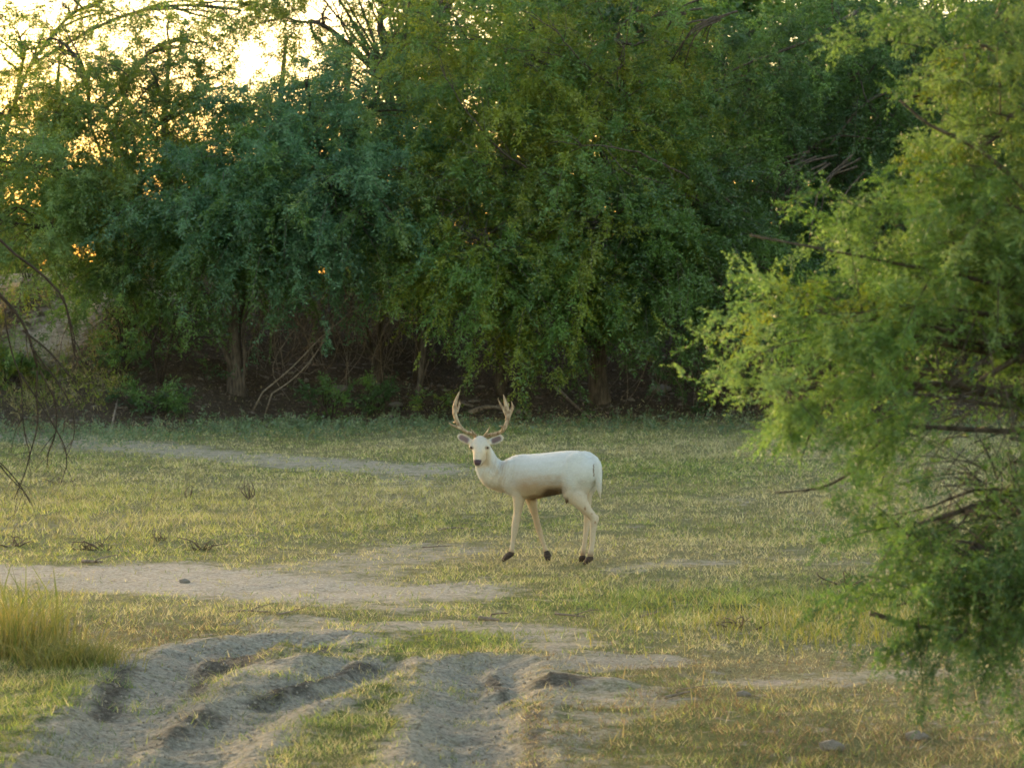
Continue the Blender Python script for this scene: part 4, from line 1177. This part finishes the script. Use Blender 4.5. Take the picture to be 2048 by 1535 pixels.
# legs
LEGS = {
 'nf': dict(p=[D(665, 800, 0.05), D(682, 900, 0.04), D(672, 1010, 0.05), D(652, 1130, 0.06), D(638, 1230, 0.07), D(624, 1318, 0.08)], r=[0.085, 0.054, 0.035, 0.032, 0.0185, 0.023]),
 'ff': dict(p=[D(760, 820, 0.20), D(782, 940, 0.19), D(808, 1040, 0.18), D(838, 1150, 0.17), D(866, 1240, 0.16), D(892, 1312, 0.15)], r=[0.075, 0.044, 0.029, 0.0265, 0.0165, 0.021]),
 'nh': dict(p=[D(1145, 780, -0.135), D(1140, 895, -0.205), D(1190, 980, -0.24), D(1253, 1062, -0.235), D(1250, 1150, -0.23), D(1244, 1260, -0.22), D(1230, 1345, -0.215)], r=[0.095, 0.078, 0.047, 0.035, 0.027, 0.022, 0.026]),
 'fh': dict(p=[D(1180, 780, -0.08), D(1190, 880, -0.08), D(1205, 960, -0.07), D(1208, 1060, -0.06), D(1198, 1160, -0.06), D(1184, 1260, -0.05), D(1172, 1340, -0.04)], r=[0.100, 0.060, 0.036, 0.030, 0.023, 0.020, 0.022]),
}
for lg in LEGS.values():
    body.chain(lg['p'], lg['r'], 12)
body.ell(D(1284, 1062, -0.235), (0.016, 0.02, 0.034))       # point of the hock
# tail and sheath
body.chain([D(1262, 612, -0.21), D(1288, 660, -0.25), D(1295, 760, -0.26), D(1300, 850, -0.26), D(1309, 903, -0.26)], [0.036, 0.033, 0.028, 0.019, 0.006], 10)
body.chain([D(1025, 850, -0.08), D(1040, 900, -0.09), D(1050, 968, -0.09)], [0.022, 0.014, 0.004], 8)
bm_ = remesh(body, "deer_body", 0.0085, 8)

# coat colours, with shade painted in on the lower body and face
nv = len(bm_.vertices)
P = np.empty(nv * 3, dtype=np.float32); bm_.vertices.foreach_get("co", P); P = P.reshape(-1, 3).astype(float)
Nn = np.empty(nv * 3, dtype=np.float32); bm_.vertices.foreach_get("normal", Nn); Nn = Nn.reshape(-1, 3)
rel = P - np.array((0, 0, CAM_H))
cb = math.cos(PITCH); sb = math.sin(PITCH)
zc_ = rel[:, 1] * cb - rel[:, 2] * sb; yc_ = rel[:, 1] * sb + rel[:, 2] * cb
U = ((rel[:, 0] / zc_ * F_PX + 1024) - 860) * 3.8375
Vv = ((767.5 - yc_ / zc_ * F_PX) - 760) * 3.8375
white = np.array((0.545, 0.56, 0.515)); cream = np.array((0.58, 0.495, 0.335)); tan_ = np.array((0.36, 0.255, 0.145)); brown = np.array((0.10, 0.060, 0.028))
def blend(c, col, f): return c * (1 - f[:, None]) + col * f[:, None]
nz_ = fbm(P[:, 0] * 30 + P[:, 1] * 20, P[:, 2] * 30, 3, 5) - 0.5
col = np.repeat(white[None], nv, 0)
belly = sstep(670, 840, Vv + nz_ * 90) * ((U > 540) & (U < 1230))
col = blend(col, tan_, 0.9 * belly * sstep(620, 760, U + nz_ * 60) * (1 - sstep(960, 1090, U)))  # tan on the lower flank: real staining plus painted shade
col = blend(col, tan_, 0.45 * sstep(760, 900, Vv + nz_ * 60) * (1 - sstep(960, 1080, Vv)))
col = blend(col, cream * 0.9, 0.75 * sstep(760, 950, Vv + nz_ * 50))
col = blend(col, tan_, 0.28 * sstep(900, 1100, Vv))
col = blend(col, tan_, 0.45 * sstep(0.5, 0.75, fbm(P[:, 0] * 6 + P[:, 1] * 5, P[:, 2] * 6, 3, 15)) * sstep(640, 800, Vv))
col = blend(col, tan_, 0.55 * np.exp(-((U - 520) / 110) ** 2 - ((Vv - 720) / 110) ** 2) * sstep(0.35, 0.75, noise(U / 7 + Vv / 22, Vv / 55, seed=4)))
col = blend(col, cream, 0.5 * (1 - sstep(480, 640, U)) * sstep(560, 700, Vv) * (1 - sstep(800, 900, Vv)) * sstep(0.4, 0.7, fbm(P[:, 0] * 14, P[:, 2] * 5, 2, 25)))
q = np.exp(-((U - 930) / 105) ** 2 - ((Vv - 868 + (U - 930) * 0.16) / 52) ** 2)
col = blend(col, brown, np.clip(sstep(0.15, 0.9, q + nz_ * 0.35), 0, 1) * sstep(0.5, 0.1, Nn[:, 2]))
q = np.exp(-((U - 800) / 70) ** 2 - ((Vv - 900) / 30) ** 2)
col = blend(col, brown * 2.2, 0.75 * sstep(0.3, 0.8, q + nz_ * 0.3))
col = blend(col, brown, sstep(885, 930, Vv) * ((U > 1015) & (U < 1062) & (Vv < 985)))
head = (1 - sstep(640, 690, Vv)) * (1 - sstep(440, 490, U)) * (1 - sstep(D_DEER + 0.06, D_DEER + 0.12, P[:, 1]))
col = blend(col, np.array((0.47, 0.42, 0.32)), 0.65 * head * (1 - sstep(500, 600, Vv)))
col = blend(col, cream * (0.95, 0.9, 0.8), 0.75 * head * sstep(480, 570, Vv + nz_ * 40))
col = blend(col, tan_, 0.45 * head * sstep(520, 600, Vv) * sstep(372, 400, U))  # tan on one cheek paints shading into the face
bridge = head * np.exp(-((U - 350 - (Vv - 560) * 0.1) / 22) ** 2) * sstep(520, 580, Vv)
col = blend(col, np.array((0.42, 0.36, 0.26)), 0.5 * bridge)
nose = np.exp(-((U - 365) / (31 - (Vv - 630) * 0.35)) ** 4 - ((Vv - 631) / 25) ** 4) * (P[:, 1] < D_DEER - 0.06)
col = blend(col, np.array((0.075, 0.048, 0.052)), sstep(0.3, 0.7, nose))
mouth = np.exp(-(((U - 405) - (Vv - 640) * -0.9) / 6) ** 2) * ((Vv > 622) & (Vv < 662) & (U > 388) & (U < 430) & (P[:, 1] < D_DEER + 0.02))
col = blend(col, brown * 1.6, 0.6 * mouth)
for (b, t) in (EAR_L, EAR_R):
    c = b * 0.52 + t * 0.48; dr = norm(t - b); r_ = P - c
    al = r_ @ dr; pe = np.linalg.norm(r_ - al[:, None] * dr, axis=1)
    m = np.exp(-(al / 0.052) ** 4 - (pe / 0.025) ** 4) * (Nn[:, 1] < -0.2)
    col = blend(col, np.array((0.16, 0.11, 0.12)), sstep(0.2, 0.7, m) * 0.92)
    edge = (np.abs(al) < 0.09) & (pe < 0.05) & (m < 0.2) & (Vv < 500)
    col = blend(col, cream, 0.7 * edge)
for eu in (317, 438):       # dark rim round the eyes
    q = np.exp(-((U - eu) / 21) ** 2 - ((Vv - 519) / 17) ** 2) * (P[:, 1] < D_DEER + 0.02)
    col = blend(col, brown * 1.6, 0.85 * sstep(0.2, 0.95, q))
q = ((np.abs(U - 1256 - (Vv - 690) * 0.03) < 5) & (Vv > 645) & (Vv < 740) & (Nn[:, 1] < 0.2)).astype(float)
col = blend(col, brown * 1.5, q * 0.8)
for (a, b, r) in [(1190, 985, 12), (1268, 1090, 9), (1243, 1025, 5)]:
    q = np.exp(-((U - a) / r) ** 2 - ((Vv - b) / (r * 1.7)) ** 2); col = blend(col, brown * 2.2, 0.8 * sstep(0.4, 0.8, q))
ft = sstep(1290, 1350, Vv + nz_ * 40)
col = blend(col, brown * 1.8, 0.75 * ft)
col = col * (1 + nz_[:, None] * 0.12)
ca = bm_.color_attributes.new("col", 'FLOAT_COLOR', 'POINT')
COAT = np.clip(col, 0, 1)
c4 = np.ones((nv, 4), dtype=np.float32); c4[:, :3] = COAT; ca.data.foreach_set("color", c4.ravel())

def fur_mat():
    m, nt, out = new_mat("deer_coat"); N, L = nt.nodes, nt.links
    at_ = N.new("ShaderNodeAttribute"); at_.attribute_name = "col"
    tc = N.new("ShaderNodeTexCoord"); mp = N.new("ShaderNodeMapping"); mp.inputs['Scale'].default_value = (60, 60, 260)
    mp.inputs['Rotation'].default_value = (0, 1.1, 0)
    nz = N.new("ShaderNodeTexNoise"); nz.inputs['Scale'].default_value = 1.0; nz.inputs['Detail'].default_value = 4
    ov = N.new("ShaderNodeMix"); ov.data_type = 'RGBA'; ov.blend_type = 'OVERLAY'; ov.inputs['Factor'].default_value = 0.35
    p = N.new("ShaderNodeBsdfPrincipled"); p.inputs['Roughness'].default_value = 0.8; p.inputs['Specular IOR Level'].default_value = 0.15
    p.inputs['Sheen Weight'].default_value = 0.2; p.inputs['Sheen Roughness'].default_value = 0.4; p.inputs['Sheen Tint'].default_value = (1, 0.93, 0.8, 1)
    bp = N.new("ShaderNodeBump"); bp.inputs['Strength'].default_value = 0.35; bp.inputs['Distance'].default_value = 0.006
    L.new(tc.outputs['Object'], mp.inputs[0]); L.new(mp.outputs[0], nz.inputs['Vector'])
    L.new(at_.outputs['Color'], ov.inputs['A']); L.new(nz.outputs['Color'], ov.inputs['B'])
    bw = N.new("ShaderNodeRGBToBW"); L.new(nz.outputs['Color'], bw.inputs[0]); L.new(bw.outputs[0], ov.inputs['B'])
    L.new(ov.outputs['Result'], p.inputs['Base Color']); L.new(bw.outputs[0], bp.inputs['Height']); L.new(bp.outputs[0], p.inputs['Normal'])
    L.new(p.outputs[0], out.inputs[0]); return m

deer = empty("deer", (0.32, D_DEER, 0.0))
tag(deer, "white fallow deer buck with broad antlers standing sideways, head turned toward us", "deer")
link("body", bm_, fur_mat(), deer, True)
# short coat hairs lying back along the body
bm_.calc_loop_triangles()
tv = np.empty(len(bm_.loop_triangles) * 3, dtype=np.int32); bm_.loop_triangles.foreach_get("vertices", tv); tv = tv.reshape(-1, 3)
ar = np.linalg.norm(np.cross(P[tv[:, 1]] - P[tv[:, 0]], P[tv[:, 2]] - P[tv[:, 0]]), axis=1)
nh = 45000
ti = rng.choice(len(tv), nh, p=ar / ar.sum())
w3 = rng.dirichlet((1, 1, 1), nh)
hp = (P[tv[ti]] * w3[..., None]).sum(1); hn = norm((Nn[tv[ti]] * w3[..., None]).sum(1)); hc = (COAT[tv[ti]] * w3[..., None]).sum(1)
hu, hv = U[tv[ti, 0]], Vv[tv[ti, 0]]
flow = np.where(((hu < 480) & (hv < 660))[:, None], np.array((0.1, 0.6, 0.6)), np.array((0.75, -0.35, -0.75)))
flow = norm(flow - hn * (flow * hn).sum(1, keepdims=True) + rng.normal(size=(nh, 3)) * 0.15)
hd = norm(flow + hn * rng.uniform(0.15, 0.6, (nh, 1)))
hl = np.where(hv > 930, 0.009, np.where(hu < 600, 0.017, 0.013)) * rng.uniform(0.6, 1.3, nh)
hl = np.where((hu < 480) & (hv < 660), 0.006, hl)
fur = Leaves(); fur.leaves(hp - hn * 0.001, hd, hl, np.full(nh, 0.0022), hc * rng.uniform(0.82, 1.12, (nh, 1)))
link("fur", fur.mesh("fur"), leaf_mat("deer_hair", 0.3, 0.02), deer)["kind"] = "stuff"
M_EYE, nt, out = new_mat("deer_eye"); p = nt.nodes.new("ShaderNodeBsdfPrincipled")
p.inputs['Base Color'].default_value = (0.012, 0.008, 0.006, 1); p.inputs['Roughness'].default_value = 0.08; nt.links.new(p.outputs[0], out.inputs[0])
for eu, ex in ((316, -0.004), (439, 0.004)):
    e = Solid(); e.ell(D(eu, 516, -0.038), (0.013, 0.013, 0.011))
    link("eye", mesh_np("eye", np.vstack(e.V), np.vstack(e.Q)), M_EYE, deer, True)
M_ANT = rough_mat("antler", (0.16, 0.105, 0.055), (0.46, 0.36, 0.22), 45.0, 0.5, (1, 1, 0.35), 0.006)
def antler(specs):
    s = Solid()
    for pts, rads, flat in specs:
        P_ = bez([D(*q) for q in pts], len(pts) * 6)
        s.add(P_, rads, 10, None, flat, (0.25, -0.95, 0.1))
    link("antler", remesh(s, "antler", 0.0038, 2), M_ANT, deer, True)
antler([([(352, 440, 0.03), (330, 412, 0.03), (285, 400, 0.0), (243, 370, -0.02), (212, 322, -0.02), (192, 265, 0.0), (188, 215, 0.03), (200, 160, 0.05), (228, 82, 0.06)],
         [0.019, 0.017, 0.0155, 0.0165, 0.017, 0.019, 0.019, 0.016, 0.004], [1, 1, 1, 1.0, 1.1, 1.4, 1.7, 1.5, 1]),
        ([(250, 378, -0.02), (205, 360, -0.05), (170, 345, -0.07), (143, 324, -0.08)], [0.014, 0.011, 0.009, 0.003], None),
        ([(352, 430, 0.02), (335, 405, -0.03), (305, 368, -0.06)], [0.014, 0.011, 0.003], None),
        ([(190, 230, 0.03), (184, 190, 0.07), (196, 140, 0.10)], [0.013, 0.010, 0.003], None),
        ([(205, 250, 0.02), (224, 195, 0.10), (230, 150, 0.12)], [0.012, 0.010, 0.003], None),
        ([(200, 320, -0.01), (182, 322, 0.03), (180, 316, 0.05)], [0.010, 0.007, 0.003], None)])
antler([([(420, 440, 0.03), (440, 425, 0.03), (495, 415, 0.0), (548, 395, -0.02), (578, 355, -0.02), (594, 310, 0.0), (600, 265, 0.02)],
         [0.019, 0.017, 0.0155, 0.017, 0.0175, 0.018, 0.024], [1, 1, 1, 1, 1.1, 1.1, 0.8]),
        ([(548, 398, -0.02), (556, 375, -0.06), (548, 352, -0.08), (532, 350, -0.08)], [0.014, 0.011, 0.008, 0.004], None),
        ([(418, 432, 0.02), (440, 395, -0.03), (463, 352, -0.06)], [0.014, 0.010, 0.003], None),
        ([(598, 285, 0.02), (572, 240, 0.02), (545, 190, 0.03), (518, 140, 0.04)], [0.020, 0.014, 0.010, 0.003], [0.6, 0.6, 0.8, 1]),
        ([(600, 275, 0.02), (590, 225, 0.03), (580, 170, 0.05), (562, 106, 0.06)], [0.020, 0.021, 0.018, 0.003], [0.6, 0.5, 0.5, 1]),
        ([(590, 220, 0.03), (598, 190, 0.05), (604, 172, 0.05)], [0.014, 0.010, 0.003], None),
        ([(604, 275, 0.02), (622, 240, 0.03), (636, 205, 0.04), (624, 158, 0.05)], [0.020, 0.015, 0.012, 0.003], [0.6, 0.6, 0.8, 1]),
        ([(632, 225, 0.03), (642, 212, 0.035), (648, 206, 0.04)], [0.010, 0.006, 0.003], None)])
M_HOOF = rough_mat("hoof", (0.022, 0.016, 0.012), (0.07, 0.05, 0.035), 60.0, 0.4)
def hoof(a, toe, d, w):
    top = D(*a, d); g = on_ground(860 + toe[0] / 3.8375, 760 + toe[1] / 3.8375)
    t = np.array((g[0], g[1], gz(*g) + 0.012))
    s = Solid()
    dr = norm(t - top); sd = norm(np.cross(dr, (0, 0, 1.0)))
    for k in (-1, 1):       # two cleaves
        o_ = sd * 0.011 * k
        s.chain([top, (top + t) / 2 + o_ + (0, 0, 0.004), t + o_], [w, w * 0.85, w * 0.45], 10, 8)
    me = remesh(s, "hoof", 0.004, 2)
    link("hoof", me, M_HOOF, deer, True)
hoof((622, 1330), (562, 1388), 0.08, 0.027)
hoof((896, 1322), (906, 1384), 0.15, 0.025)
hoof((1230, 1365), (1186, 1416), -0.215, 0.027)
hoof((1172, 1355), (1160, 1396), -0.04, 0.024)
